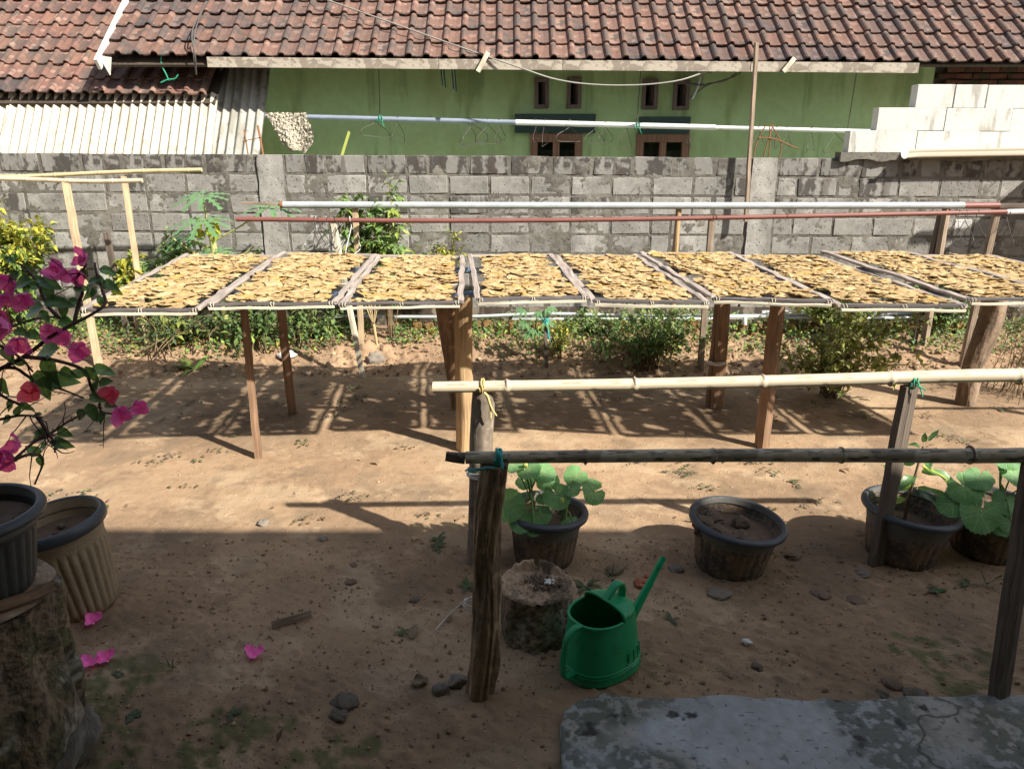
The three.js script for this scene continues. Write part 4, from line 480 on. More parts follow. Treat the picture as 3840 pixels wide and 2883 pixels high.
// clothes pipe hung under the green house's eaves
{
  const py = (x) => 2.18 - 0.0243 * (x + 2.84), t = thing('hanging_pipe', 'grey and white pipe hung on wires under the eaves of the green house', 'clothes pipe', [0.6, 2.1, 9.38]);
  part(t, 'pipe', [tube([V(-2.84, py(-2.84), 9.38), V(0.05, py(0.05), 9.38)], 0.027, { seg: 4, sides: 12 })], M.pvcGrey); part(t, 'pipe', [tube([V(0.04, py(0.04), 9.38), V(2.35, py(2.35), 9.38)], 0.031, { seg: 4, sides: 12 })], M.pvcWhite, { label: 'white middle length' }); part(t, 'pipe', [tube([V(2.3, py(2.3), 9.38), V(4.6, py(4.6), 9.38)], 0.023, { seg: 4, sides: 12 })], M.pvcWhite, { label: 'thinner white length' });
  for (const x of [-1.5, 1.46, 3.9]) { part(t, 'hang_wire', [tube([V(x - 0.02, py(x), 9.38), V(x, 2.85, 9.36)], 0.005, { sides: 5, seg: 2 })], M.cable); if (x < 3) part(t, 'tie', [wraps(V(x - 0.02, py(x), 9.38), X, 0.034, 2, 0.06, 0.006, 61 + x), tail(V(x, py(x), 9.35), 0.03, -0.09, 0.02, 0.005, 62)], M.twineGreen); }
  hang([-1.563, -1.312, -0.498, -0.459, -0.268, -0.142, 0.268, 0.378, 0.668, 0.969, 1.089, 1.336, 2.048, 2.855, 3.064, 3.185, 3.475, 3.75], (x) => py(x) + 0.026, 9.38, 'thin dark wire hanger on the pipe in front of the green wall', 'hangers on the pipe at the green house', M.wire, 65);
  // shaggy rug over the left end
  const P = [], U = [], I = [], n = 40, m = 34, prof = [[-2.84, -2.36], [-2.76, -2.33], [-2.72, -2.28], [-2.66, -2.3], [-2.56, -2.4]];
  for (let j = 0; j <= m; j++) for (let i = 0; i <= n; i++) { const t2 = j / m, k = Math.min(t2 * 4, 3.999), a = Math.floor(k), f = k - a, x0 = lerp(prof[a][0], prof[a + 1][0], f), x1 = lerp(prof[a][1], prof[a + 1][1], f), s = i / n, q = rng(i * 97 + j)(); P.push(lerp(x0, x1, s) + 0.02 * (q - 0.5), py(-2.6) + 0.04 - t2 * 0.44 + 0.03 * Math.sin(s * 3 + 0.4) * t2 + 0.012 * (q - 0.5), -9.38 + 0.036 + 0.03 * Math.sin(s * 7) * t2 + 0.03 * rng(i + j * 131)()); U.push(s * 0.5, t2 * 0.5); }
  for (let j = 0; j < m; j++) for (let i = 0; i < n; i++) { const a = j * (n + 1) + i; I.push(a, a + n + 1, a + 1, a + 1, a + n + 1, a + n + 2); }
  single('shaggy_rug', 'shaggy cream rug hung over the left end of the grey pipe', 'rug', raw(P, U, I), M.rug, { pos: [-2.6, 1.8, 9.34] });
  single('blue_rope', 'dark blue rope loops hanging from the eaves', 'rope', mergeGeometries([0, 0.03, 0.12, 0.15].map((k, i) => tube([V(-0.8 + k, 2.75, 9.3), V(-0.79 + k, 2.6, 9.28 + 0.02 * i), V(-0.78 + k, 2.5 - 0.02 * i, 9.3)], 0.008, { sides: 5 }))), M.twineBlue, { pos: [-0.73, 2.6, 9.3] });
  single('green_string', 'green string dangling over the shaded lower roof at the left', 'string', mergeGeometries([tube([V(-3.83, 2.8, 9.1), V(-3.84, 2.7, 9.1), V(-3.81, 2.6, 9.12), V(-3.8, 2.54, 9.14)], 0.008, { sides: 5 }), tube([V(-3.88, 2.52, 9.12), V(-3.8, 2.55, 9.12), V(-3.72, 2.56, 9.12), V(-3.68, 2.6, 9.12)], 0.008, { sides: 5 })]), M.twineGreen, { pos: [-3.8, 2.6, 9.1] });
  single('power_cable', 'thin cable sagging from the roof past the vents', 'cable', tube([V(-2.3, 3.5, 9.7), V(-0.005, 2.69, 8.98), V(0.55, 2.53, 9.0), V(1.233, 2.483, 9.0), V(1.8, 2.53, 9.0), V(2.132, 2.63, 9.1)], 0.009, { sides: 6, seg: 60 }), M.cableGrey, { pos: [0.5, 2.5, 9] });
  single('roof_wire', 'dark wires running down the tiles near the left end of the red roof', 'wire', mergeGeometries([[0, 0], [0.015, 0.03]].map(([k, e]) => tube([V(-3.44 + k, 3.4, 9.55), V(-3.42 - e, 3.0, 9.05), V(-3.43 + k, 2.78, 8.98), V(-3.47, 2.6, 9.1)], 0.008, { sides: 5, seg: 20 }))), M.cable, { pos: [-3.44, 2.8, 9] });
  const a = thing('antenna', 'small television antenna hooked under the eaves', 'antenna', [2.1, 2.4, 9.3]);
  part(a, 'mast', [tube([V(2.12, 2.7, 9.3), V(2.1, 2.5, 9.3), V(2.04, 2.36, 9.3)], 0.014, { sides: 8 })], M.steel); part(a, 'element', [tube([V(2.0, 2.66, 9.3), V(2.24, 2.65, 9.3)], 0.018, { sides: 6, seg: 1 }), tube([V(1.96, 2.52, 9.3), V(2.2, 2.5, 9.3)], 0.016, { sides: 6, seg: 1 })], M.cable); part(a, 'cable', [tube([V(2.0, 2.36, 9.3), V(2.2, 2.5, 9.3), V(2.5, 2.6, 9.25), V(2.7, 2.76, 9.2)], 0.007, { sides: 5 }), tube([V(2.2, 2.52, 9.3), V(2.42, 2.56, 9.28), V(2.6, 2.75, 9.2)], 0.007, { sides: 5 })], M.cable);
  single('rusty_rods', 'bundle of rusty wires standing behind the wall by the leaning pole', 'wire bundle', mergeGeometries([[2.72, 2.82], [2.86, 2.86], [2.8, 2.9], [2.95, 2.88]].map(([x, y], i) => tube([V(x, 1.6, 9.0), V(x + 0.02 * i, 1.85, 9.0), V(y, 2.08, 9.02)], 0.007, { sides: 5 })).concat([tube([V(2.74, 1.94, 8.99), V(2.9, 1.93, 8.99), V(3.2, 1.82, 9)], 0.007, { sides: 5 })])), M.rust, { pos: [2.85, 1.6, 9] });
  single('rusty_rods', 'two rusty rods beside the tall corrugated sheet', 'rods', mergeGeometries([tube([V(-2.62, 1.6, 8.5), V(-2.69, 2.06, 8.6)], 0.012, { sides: 6, seg: 2 }), tube([V(-2.78, 1.6, 8.5), V(-2.84, 2.02, 8.6)], 0.008, { sides: 6, seg: 2 }), tube([V(-2.86, 1.9, 8.56), V(-2.66, 1.94, 8.56)], 0.005, { sides: 6, seg: 2 })]), M.rust, { pos: [-2.7, 1.6, 8.5] });
  single('bamboo_sliver', 'pale green sliver of bamboo sticking up behind the wall', 'stick', plank(V(-1.93, 1.6, 8.8), V(-1.765, 2.0, 8.8), 0.03, 0.006, 2), M.bud, { pos: [-1.9, 1.6, 8.8] });
}

// ---------- pots, stumps, watering can
function pot(label, [x, h0, D], r, h, o = {}) {
  const t = thing('plant_pot', label, 'plant pot', [x, h0, D]); t.rotation.set(o.rx ?? 0, o.ry ?? 0.3, o.rz ?? 0, 'ZXY');
  const rb = r * (o.taper ?? 0.74), n = 168, ribs = o.ribs ?? 26, R = (y) => lerp(rb, r * 0.95, y), ys = [0, 0.004, 0.03, 0.06, 0.12, 0.25, 0.45, 0.6, 0.68, 0.72, 0.745, 0.76, 0.8, 0.86, 0.9], P = [], U = [], I = [];
  ys.forEach((y, k) => { for (let i = 0; i <= n; i++) { const a = (i / n) * 6.2832, rib = y > 0.02 && y < 0.74 ? (o.rib ?? 0.035) * Math.pow(Math.abs(Math.cos(a * ribs * 0.5)), 0.7) * ss(0.02, 0.07, y) * ss(0.745, 0.7, y) : y >= 0.745 ? 0.045 : 0, e = o.muddy ? 0.004 * fbm(a * 5, y * 8, 0, 3, 160) * ss(0.8, 0.1, y) : 0, q = (k === 0 ? 0.9 : 1) * R(y) * (1 + rib - 0.03) + e; P.push(Math.cos(a) * q, y * h, Math.sin(a) * q); U.push(a * r, y * h); } });
  for (let k = 0; k < ys.length - 1; k++) for (let i = 0; i < n; i++) { const a = k * (n + 1) + i; I.push(a, a + n + 1, a + 1, a + 1, a + n + 1, a + n + 2); }
  const bodyG = raw(P, U, I); part(t, 'body', bodyG, o.body ?? M.pot, { local: true });
  const lathe = (pts, m, nm) => part(t, nm, (() => { const g = new THREE.LatheGeometry(pts.map((q) => new THREE.Vector2(...q)), 96), u = g.attributes.uv; for (let i = 0; i < u.count; i++) u.setXY(i, u.getX(i) * r * 6.28, u.getY(i) * 0.4); return g; })(), m, { local: true });
  const lip = o.lip ?? 0.022, k = r * 0.965;
  lathe([[k - 0.01, h * 0.885], [k + lip * 0.6, h * 0.885], [k + lip, h * 0.9], [k + lip * 1.05, h * 0.94], [k + lip * 0.85, h * 0.975], [k + lip * 0.4, h], [k, h * 1.0], [k - 0.004, h * 0.985]], M.rim, 'rim');
  const sd = o.soil ?? 0.62; lathe([[k - 0.004, h * 0.985], [k * 0.965, h * 0.8], [lerp(rb, k, sd) * 0.97, h * (sd - 0.04)]], o.inside ?? M.inside, 'inner_wall');
  const rs = lerp(rb, k, sd) * 0.975, sg = new THREE.CircleGeometry(rs, 60, 0, 6.2832); const g2 = new THREE.RingGeometry(0.001, rs, 48, 16); g2.rotateX(-Math.PI / 2); const p = g2.attributes.position; for (let i = 0; i < p.count; i++) p.setY(i, h * sd + 0.03 * (fbm(p.getX(i) * 22 + x * 7, p.getZ(i) * 22, 0, 3, 161) - 0.5) * (1 - Math.pow(Math.hypot(p.getX(i), p.getZ(i)) / rs, 6))); g2.computeVertexNormals(); const uv = g2.attributes.uv; for (let i = 0; i < p.count; i++) uv.setXY(i, p.getX(i) + x, p.getZ(i)); part(t, 'soil', g2, M.potSoil, { local: true });
  const rr = rng(Math.round(x * 100) + 7); for (let i = 0; i < (o.clods ?? 6); i++) { const a = rr() * 6.28, q = Math.sqrt(rr()) * rs * 0.7, s = (o.clod ?? 0.012) * (0.6 + 0.8 * rr()); part(t, o.clod ? 'clod' : 'pebble', stone(s, i + 3).translate(Math.cos(a) * q + (o.cx ?? 0), h * sd + s * 0.3, Math.sin(a) * q + (o.cz ?? 0)), M.clod, { local: true }); }
  return t;
}
pot('dusty black ribbed pot holding the gourd plant behind the stump', [0.15, 0.0, 3.26], 0.182, 0.27, { muddy: 1, rz: -0.04 });
pot('black ribbed pot with only dry soil clods in it, standing alone', [1.02, -0.005, 3.21], 0.208, 0.255, { muddy: 1, rz: -0.09, rx: 0.04, soil: 0.7, clods: 11, clod: 0.04, cx: -0.05, cz: 0 });
pot('black ribbed pot holding the sapling, behind the dark plank post', [1.87, 0.0, 3.3], 0.208, 0.27, { muddy: 1, rz: -0.07, rx: 0.03, soil: 0.55, clods: 14 });
pot('black ribbed pot holding the second gourd plant at the right edge', [2.3, 0.0, 3.34], 0.2, 0.26, { muddy: 1, rz: -0.04 });
pot('dark pot of the bougainvillea standing on the tall stump', [-1.635, 0.585, 2.08], 0.195, 0.265, { body: M.potDark, soil: 0.8, ribs: 28 });
pot('tan ribbed pot with a black rim, leaning, behind the tall stump', [-1.84, 0.0, 2.88], 0.185, 0.43, { body: M.potTan, ribs: 28, rib: 0.075, rz: 0.12, rx: 0.06, soil: 0.8, lip: 0.02, inside: M.potTan });
{
  const t = thing('tree_stump', 'tall mossy tree stump carrying the bougainvillea pot at the left edge', 'tree stump', [-1.68, 0, 2.06]);
  part(t, 'trunk', post(V(-1.68, -0.08, 2.06), V(-1.68, 0.565, 2.06), 0.285, 0.255, { seed: 13, rough: 0.16, groove: 0.28, grain: 1.6, seg: 90, sides: 90, bx: 0.012, flare: 0.12 }), M.rot);
  const c = new THREE.RingGeometry(0.001, 0.245, 60, 14).rotateX(-Math.PI / 2), p = c.attributes.position; for (let i = 0; i < p.count; i++) p.setY(i, 0.568 + 0.02 * (fbm(p.getX(i) * 12, p.getZ(i) * 12, 0, 3, 162) - 0.5)); c.computeVertexNormals(); const u = c.attributes.uv; for (let i = 0; i < p.count; i++) u.setXY(i, p.getX(i) + 0.25, p.getZ(i) + 0.25); c.translate(-1.68, 0, -2.06); part(t, 'cut_top', c, M.cut);
  part(t, 'bark_strip', [plank(V(-1.55, 0.58, 1.92), V(-1.42, 0.59, 2.08), 0.035, 0.012, 4, 0, 0.006)], M.barkRed);
}
{
  const t = thing('tree_stump', 'short cut log stump with soil on its top, before the gourd pot', 'tree stump', [0.1, 0, 2.7]), c = [0.1, 2.7];
  const R = (a) => 0.148 * (1 + 0.06 * Math.cos(a * 2 + 0.5) + 0.1 * (fbm(Math.cos(a) * 3 + 9, Math.sin(a) * 3 + 9, 0, 3, 163) - 0.5));
  part(t, 'trunk', tube([V(c[0] + 0.005, -0.05, c[1]), V(c[0], 0.1, c[1]), V(c[0], 0.212, c[1])], (q, a) => R(a) * (1.06 - 0.07 * q + 0.09 * (fbm(Math.cos(a) * 6 + 20, Math.sin(a) * 6 + q * 1.2 + 20, 0, 3, 164) - 0.5)), { seg: 40, sides: 72, ur: 0.15, caps: false }), M.rot);
  const P = [], U = [], I = [], n = 144, m = 36; for (let j = 0; j <= m; j++) for (let i = 0; i <= n; i++) { const a = (i / n) * 6.2832, q = j / m, fr = new THREE.Vector3(Math.cos(a), 0, Math.sin(a)), rr = R(-a) * q * 1.0, back = ss(0.55, 0.95, -Math.sin(a)) * ss(0.72, 0.9, q), e = fbm(fr.x * q * 6 + 9, fr.z * q * 6 + 9, 0, 4, 165) - 0.5; P.push(c[0] + fr.x * rr, 0.207 + 0.03 * e * (1 - ss(0.8, 1, q)) + 0.01 * ss(0.78, 0.86, q) - 0.012 * ss(0.95, 1, q) + 0.028 * back * ss(0.42, 0.55, vn(a * 5.3, 3, 0, 166)) + 0.012 * (vn(fr.x * q * 22 + 40, fr.z * q * 22 + 40, 0, 167) - 0.5), -c[1] + fr.z * rr); U.push(fr.x * rr + 0.25, fr.z * rr + 0.25); }
  for (let j = 0; j < m; j++) for (let i = 0; i < n; i++) { const a = j * (n + 1) + i; I.push(a, a + 1, a + n + 1, a + 1, a + n + 2, a + n + 1); } part(t, 'cut_top', raw(P, U, I), M.cut);
  const r = rng(17), b = new GB(); for (let i = 0; i < 60; i++) { const a = r() * 6.28, q = Math.sqrt(r()) * 0.08; b.add(stone(0.003 + 0.005 * r(), i % 7), new THREE.Matrix4().makeTranslation(c[0] + 0.015 + q * Math.cos(a), 0.213, -c[1] + q * Math.sin(a) * 0.8)); } part(t, 'soil', b.geo(), M.clod, { kind: 'stuff' });
  part(t, 'lichen', (() => { const q = new GB(); for (let i = 0; i < 12; i++) q.add(stone(0.004 + 0.003 * r(), i), new THREE.Matrix4().makeTranslation(0.13 + 0.05 * r(), 0.218, -2.71 - 0.014 * Math.sin(i))); return q.geo(); })(), M.twineWhite, { kind: 'stuff' });
}
{ // watering can; local x runs from the rear handle to the spout
  const t = thing('watering_can', 'green plastic watering can beside the short stump', 'watering can', [0.335, 0.006, 2.475]); t.rotation.set(0.0, 0.66, 0);
  const n = 96, se = (c, p) => Math.sign(c) * Math.pow(Math.abs(c), p), Rx = (q) => lerp(0.162, 0.128, q), Rz = (q) => lerp(0.13, 0.104, q), HB = 0.235, ring = (a, q, off = 0) => [se(Math.cos(a), 0.86) * (Rx(q) + off), q * HB, se(Math.sin(a), 0.86) * (Rz(q) + off)];
  const surf = (rows, cols, f, closed) => { const P = [], U = [], I = []; for (let j = 0; j <= rows; j++) for (let i = 0; i <= cols; i++) { const p = f(i / cols, j / rows); P.push(...p); U.push(i / cols * 0.9, j / rows * 0.3); } for (let j = 0; j < rows; j++) for (let i = 0; i < cols; i++) { const a = j * (cols + 1) + i; I.push(a, a + cols + 1, a + 1, a + 1, a + cols + 1, a + cols + 2); } return raw(P, U, I); };
  part(t, 'body', surf(110, n, (u, v) => { const q = v, b = v < 0.05 ? -0.014 * Math.pow(1 - v / 0.05, 2) : 0, band = Math.abs(v - 0.22) < 0.012 || Math.abs(v - 0.17) < 0.012 ? 0.003 : 0; return ring(u * 6.2832, q, b + band); }), M.green, { local: true });
  part(t, 'bottom', surf(4, n, (u, v) => { const p = ring(u * 6.2832, 0, -0.014); return [p[0] * v, 0.001, p[2] * v]; }), M.green, { local: true });
  // hood over the front half, ending in an arch across the middle
  const hood = (v, s) => { const a = (v - 0.5) * Math.PI, e = ring(a, 1), c = Math.cos(a), k = s * Math.PI * 0.5; return [e[0] * Math.cos(k) * 0.98 + 0.012 * Math.sin(k), HB + 0.042 * Math.pow(Math.max(0, c), 0.6) * Math.sin(k), e[2]]; };
  part(t, 'hood', surf(16, 60, (u, v) => hood(u, v)), M.green, { local: true });
  const arch = []; for (let i = 0; i <= 24; i++) arch.push(new THREE.Vector3(...hood(i / 24, 1))); part(t, 'hood_edge', tube(arch, 0.006, { seg: 60, sides: 8 }), M.green, { local: true });
  const rimP = []; for (let i = 0; i <= 40; i++) rimP.push(new THREE.Vector3(...ring(Math.PI / 2 + (i / 40) * Math.PI, 1, 0.001))); part(t, 'rim', tube(rimP, (q) => 0.0055 + 0.0012 * vn(q * 40, 3, 0, 9), { seg: 90, sides: 8 }), M.green, { local: true });
  const strap = (pts, w, th, name) => { const c = new THREE.CatmullRomCurve3(pts.map((q) => new THREE.Vector3(...q))), m = 40, P = [], U = [], I = [], prof = []; for (let k = 0; k < 16; k++) { const a = (k / 16) * 6.2832; prof.push([se(Math.cos(a), 0.5) * th, se(Math.sin(a), 0.5) * w]); } for (let i = 0; i <= m; i++) { const p = c.getPointAt(i / m), tg = c.getTangentAt(i / m), nn = new THREE.Vector3(-tg.y, tg.x, 0).normalize(); for (let k = 0; k <= 16; k++) { const [a, b] = prof[k % 16]; P.push(p.x + nn.x * a, p.y + nn.y * a, p.z + b); U.push(k * 0.01, i * 0.01); } } for (let i = 0; i < m; i++) for (let k = 0; k < 16; k++) { const a = i * 17 + k; I.push(a, a + 17, a + 1, a + 1, a + 17, a + 18); } const g = raw(P, U, I); part(t, name, g, M.green, { local: true }); };
  strap([[0.01, 0.272, 0], [0.035, 0.295, 0], [0.065, 0.318, 0], [0.088, 0.318, 0], [0.102, 0.295, 0], [0.1, 0.255, 0]], 0.017, 0.007, 'top_handle');
  strap([[-0.122, 0.232, 0.02], [-0.158, 0.236, 0.02], [-0.192, 0.21, 0.02], [-0.204, 0.15, 0.02], [-0.207, 0.08, 0.02], [-0.2, 0.05, 0.02], [-0.155, 0.045, 0.02]], 0.0125, 0.006, 'rear_handle');
  part(t, 'spout', tube([[0.125, 0.09, 0], [0.2, 0.185, 0], [0.27, 0.27, 0], [0.315, 0.325, 0]].map((q) => new THREE.Vector3(...q)), (q) => lerp(0.021, 0.0115, q), { seg: 24, sides: 18 }), M.green, { local: true });
  part(t, 'spout_tip', mergeGeometries([tube([new THREE.Vector3(0.3, 0.307, 0), new THREE.Vector3(0.307, 0.3155, 0)], 0.0145, { seg: 1, sides: 16 }), tube([new THREE.Vector3(0.307, 0.3155, 0), new THREE.Vector3(0.328, 0.341, 0)], 0.0125, { seg: 1, sides: 16 })]), M.green, { local: true });
  for (let k = 0; k < 4; k++) { const a = 1.45 - 0.22 * k, f = (q, da) => new THREE.Vector3(...ring(a + da, q, 0.001)); part(t, 'embossed_plant', mergeGeometries([tube([f(0.29, 0), f(0.45, 0.01)], 0.003, { seg: 2, sides: 6 }), tube([f(0.33, 0), f(0.42, -0.06)], 0.003, { seg: 2, sides: 6 }), tube([f(0.28, -0.05), f(0.26, 0.05)], 0.004, { seg: 2, sides: 6 })]), M.green, { local: true }); }
}

// ---------- plants in pots
const gourdLeaf = (R, seed, cup = 0.2) => { const rr = rng(seed), A = 52, K = 6, P = [0, 0, 0], U = [0.5, 0.5], I = [], out = []; for (let i = 0; i <= A; i++) { const f = i / A, a = -3.03 + 6.06 * f + Math.PI / 2; const s = Math.abs(f - 0.5) * 2; out.push([a, R * (0.86 + 0.012 * Math.cos(f * 5 * 6.28) + (i % 2 ? 0.022 : -0.022) + 0.05 * (rr() - 0.5) + 0.12 * (1 - s)) * (s > 0.96 ? 0.8 : 1)]); } for (let k = 1; k <= K; k++) out.forEach(([a, r], i) => { const q = (k / K) * r, ruff = (Math.sin(i * 0.52 + seed) * 0.035 + Math.sin(i * 0.27 + seed * 2) * 0.07) * R * Math.pow(k / K, 2); P.push(Math.cos(a) * q, cup * q * q / R - 0.1 * q + ruff - 0.16 * R * Math.pow(q / R, 3), Math.sin(a) * q); U.push(0.5 + Math.cos(a) * q / R * 0.48, 0.5 + Math.sin(a) * q / R * 0.48); }); const w = A + 1; for (let i = 0; i < A; i++) I.push(0, 2 + i, 1 + i); for (let k = 0; k < K - 1; k++) for (let i = 0; i < A; i++) { const a = 1 + k * w + i; I.push(a, a + 1, a + w, a + 1, a + w + 1, a + w); } return raw(P, U, I); };
M.gourd.map.repeat.set(1, 1); M.gourd.bumpMap.repeat.set(1, 1);
for (const k of ['gloss', 'glossY', 'petal', 'petalRed', 'fallen']) { M[k].map.repeat.set(1, 1); if (M[k].bumpMap) M[k].bumpMap.repeat.set(1, 1); }
// leaves: [x, h, D, radius, tilt towards the viewer, tilt sideways, stalk root index]
function gourd(label, base, leaves, stems, seed) {
  const t = thing('gourd_plant', label, 'potted plant', base), root = stems.map((s) => s.map((q) => V(...q)));
  root.forEach((s) => part(t, 'stem', tube(s, (q) => 0.0065 - 0.002 * q, { sides: 7 }), M.stemG));
  leaves.forEach(([x, h, D, R, tv, ts, k], i) => {
    const p = V(x, h, D), g = gourdLeaf(R, seed + i), e = new THREE.Euler(tv, hash(i, seed, 3) * 1.6 - 0.8, ts, 'ZXY'); g.applyMatrix4(new THREE.Matrix4().makeRotationFromEuler(e)).translate(p.x, p.y, p.z);
    const l = part(t, 'leaf', g, M.gourd), s = root[k], a = s[Math.max(0, s.length - 2 - (i % 2))]; if (a) part(l, 'leaf_stalk', tube([a, a.clone().lerp(p, 0.55).add(new THREE.Vector3(0, 0.02, 0)), p], 0.0035, { sides: 6, seg: 8 }), M.stemG);
  });
  return t;
}
const W2 = (g) => g;
{
  const t = gourd('gourd plant with round pale green leaves in the pot behind the stump', [0.15, 0.17, 3.26], [
    [-0.02, 0.345, 3.14, 0.085, 0.95, 0.1, 0], [0.075, 0.49, 3.2, 0.062, 0.35, 0.35, 0], [0.14, 0.47, 3.22, 0.068, 0.5, -0.25, 0], [0.005, 0.5, 3.22, 0.05, 0.2, 0.1, 0], [0.2, 0.38, 3.16, 0.07, 0.85, -0.05, 1], [0.165, 0.4, 3.27, 0.06, 0.45, 0.15, 1], [0.295, 0.44, 3.24, 0.062, 0.7, -0.1, 1], [0.27, 0.405, 3.18, 0.045, 0.5, 0.3, 1], [0.375, 0.38, 3.2, 0.068, 0.75, -0.75, 1], [0.13, 0.3, 3.13, 0.052, 0.8, 0.1, 0], [0.1, 0.255, 3.1, 0.048, 0.7, 0.2, 0], [0.04, 0.27, 3.12, 0.06, 0.7, 0.3, 0], [0.24, 0.25, 3.12, 0.03, 0.6, 0, 1], [0.275, 0.26, 3.15, 0.034, 0.5, -0.2, 1], [0.14, 0.345, 3.2, 0.036, 0.5, 0, 0], [0.06, 0.4, 3.26, 0.05, 0.3, 0, 0]],
  [[[0.09, 0.17, 3.22], [0.1, 0.3, 3.21], [0.085, 0.38, 3.2], [0.05, 0.5, 3.21]], [[0.22, 0.17, 3.22], [0.24, 0.28, 3.21], [0.26, 0.36, 3.2], [0.28, 0.43, 3.21]]], 300);
  part(t, 'flower_bud', [new THREE.SphereGeometry(0.012, 8, 6).scale(1, 1.6, 1).translate(0.225, 0.355, -3.15), new THREE.SphereGeometry(0.013, 8, 6).translate(0.06, 0.515, -3.19)].map((g) => boxUV(g)), M.bud);
  gourd('gourd plant with lobed green leaves spilling over the pot at the right edge', [2.3, 0.17, 3.34], [
    [2.06, 0.4, 3.2, 0.085, 0.75, 0.35, 0], [2.13, 0.44, 3.22, 0.07, 0.5, 0.2, 0], [2.1, 0.31, 3.12, 0.095, 0.95, 0.15, 0], [2.0, 0.33, 3.18, 0.07, 0.7, 0.4, 0], [2.26, 0.33, 3.2, 0.07, 0.7, -0.1, 1], [2.3, 0.45, 3.25, 0.075, 0.5, -0.2, 1], [2.26, 0.26, 3.14, 0.07, 0.75, 0.0, 1], [2.22, 0.24, 3.13, 0.05, 0.8, 0.2, 0], [2.27, 0.51, 3.27, 0.07, 0.3, 0.1, 1], [2.4, 0.38, 3.25, 0.08, 0.6, -0.3, 1], [2.17, 0.39, 3.28, 0.06, 0.4, 0.1, 0]],
  [[[2.2, 0.17, 3.28], [2.17, 0.28, 3.24], [2.14, 0.36, 3.22], [2.12, 0.42, 3.21]], [[2.3, 0.17, 3.3], [2.28, 0.3, 3.26], [2.25, 0.4, 3.25], [2.24, 0.5, 3.26]]], 340);
}
{
  const t = thing('sapling', 'young sapling with long drooping leaves in the pot behind the plank post', 'potted plant', [1.87, 0.15, 3.3]);
  part(t, 'stem', tube([V(1.865, 0.13, 3.3), V(1.87, 0.3, 3.3), V(1.885, 0.45, 3.3), V(1.895, 0.56, 3.3)], (q) => 0.009 - 0.004 * q, { sides: 8 }), M.stemBrown);
  const L = [[0.3, 190, 0.14, 0.045, 0.35], [0.33, 10, 0.15, 0.06, 0.5], [0.36, 25, 0.17, 0.07, 0.35], [0.38, 168, 0.17, 0.055, 0.3], [0.42, 150, 0.12, 0.05, 0.4], [0.44, -5, 0.18, 0.075, 0.35], [0.47, 20, 0.2, 0.045, 0.55], [0.48, 185, 0.16, 0.06, 0.15], [0.52, 200, 0.12, 0.05, 0.1], [0.53, 100, 0.12, 0.05, 0.3], [0.55, 260, 0.12, 0.05, 0.3], [0.575, 330, 0.07, 0.025, -0.4], [0.575, 130, 0.08, 0.028, -0.5], [0.35, 285, 0.13, 0.05, 0.4]];
  L.forEach(([h, a, l, w, dr], i) => { const A = (a * Math.PI) / 180, dir = new THREE.Vector3(Math.cos(A), 0.25 - dr, Math.sin(A) * 0.8 + 0.25), p = V(1.865 + (h - 0.13) * 0.07, h, 3.3), g = blade(l, w, { droop: dr * 0.7, wave: 0.05, fold: 0.3 }); g.applyMatrix4(basis(p.clone().addScaledVector(dir.clone().normalize(), 0.02), dir, new THREE.Vector3(0.1, 1, 0.25))); const y = [3, 6, 0].includes(i); part(t, 'leaf', g, y ? M.glossY : M.gloss, y ? { label: 'yellowing leaf' } : {}); });
}
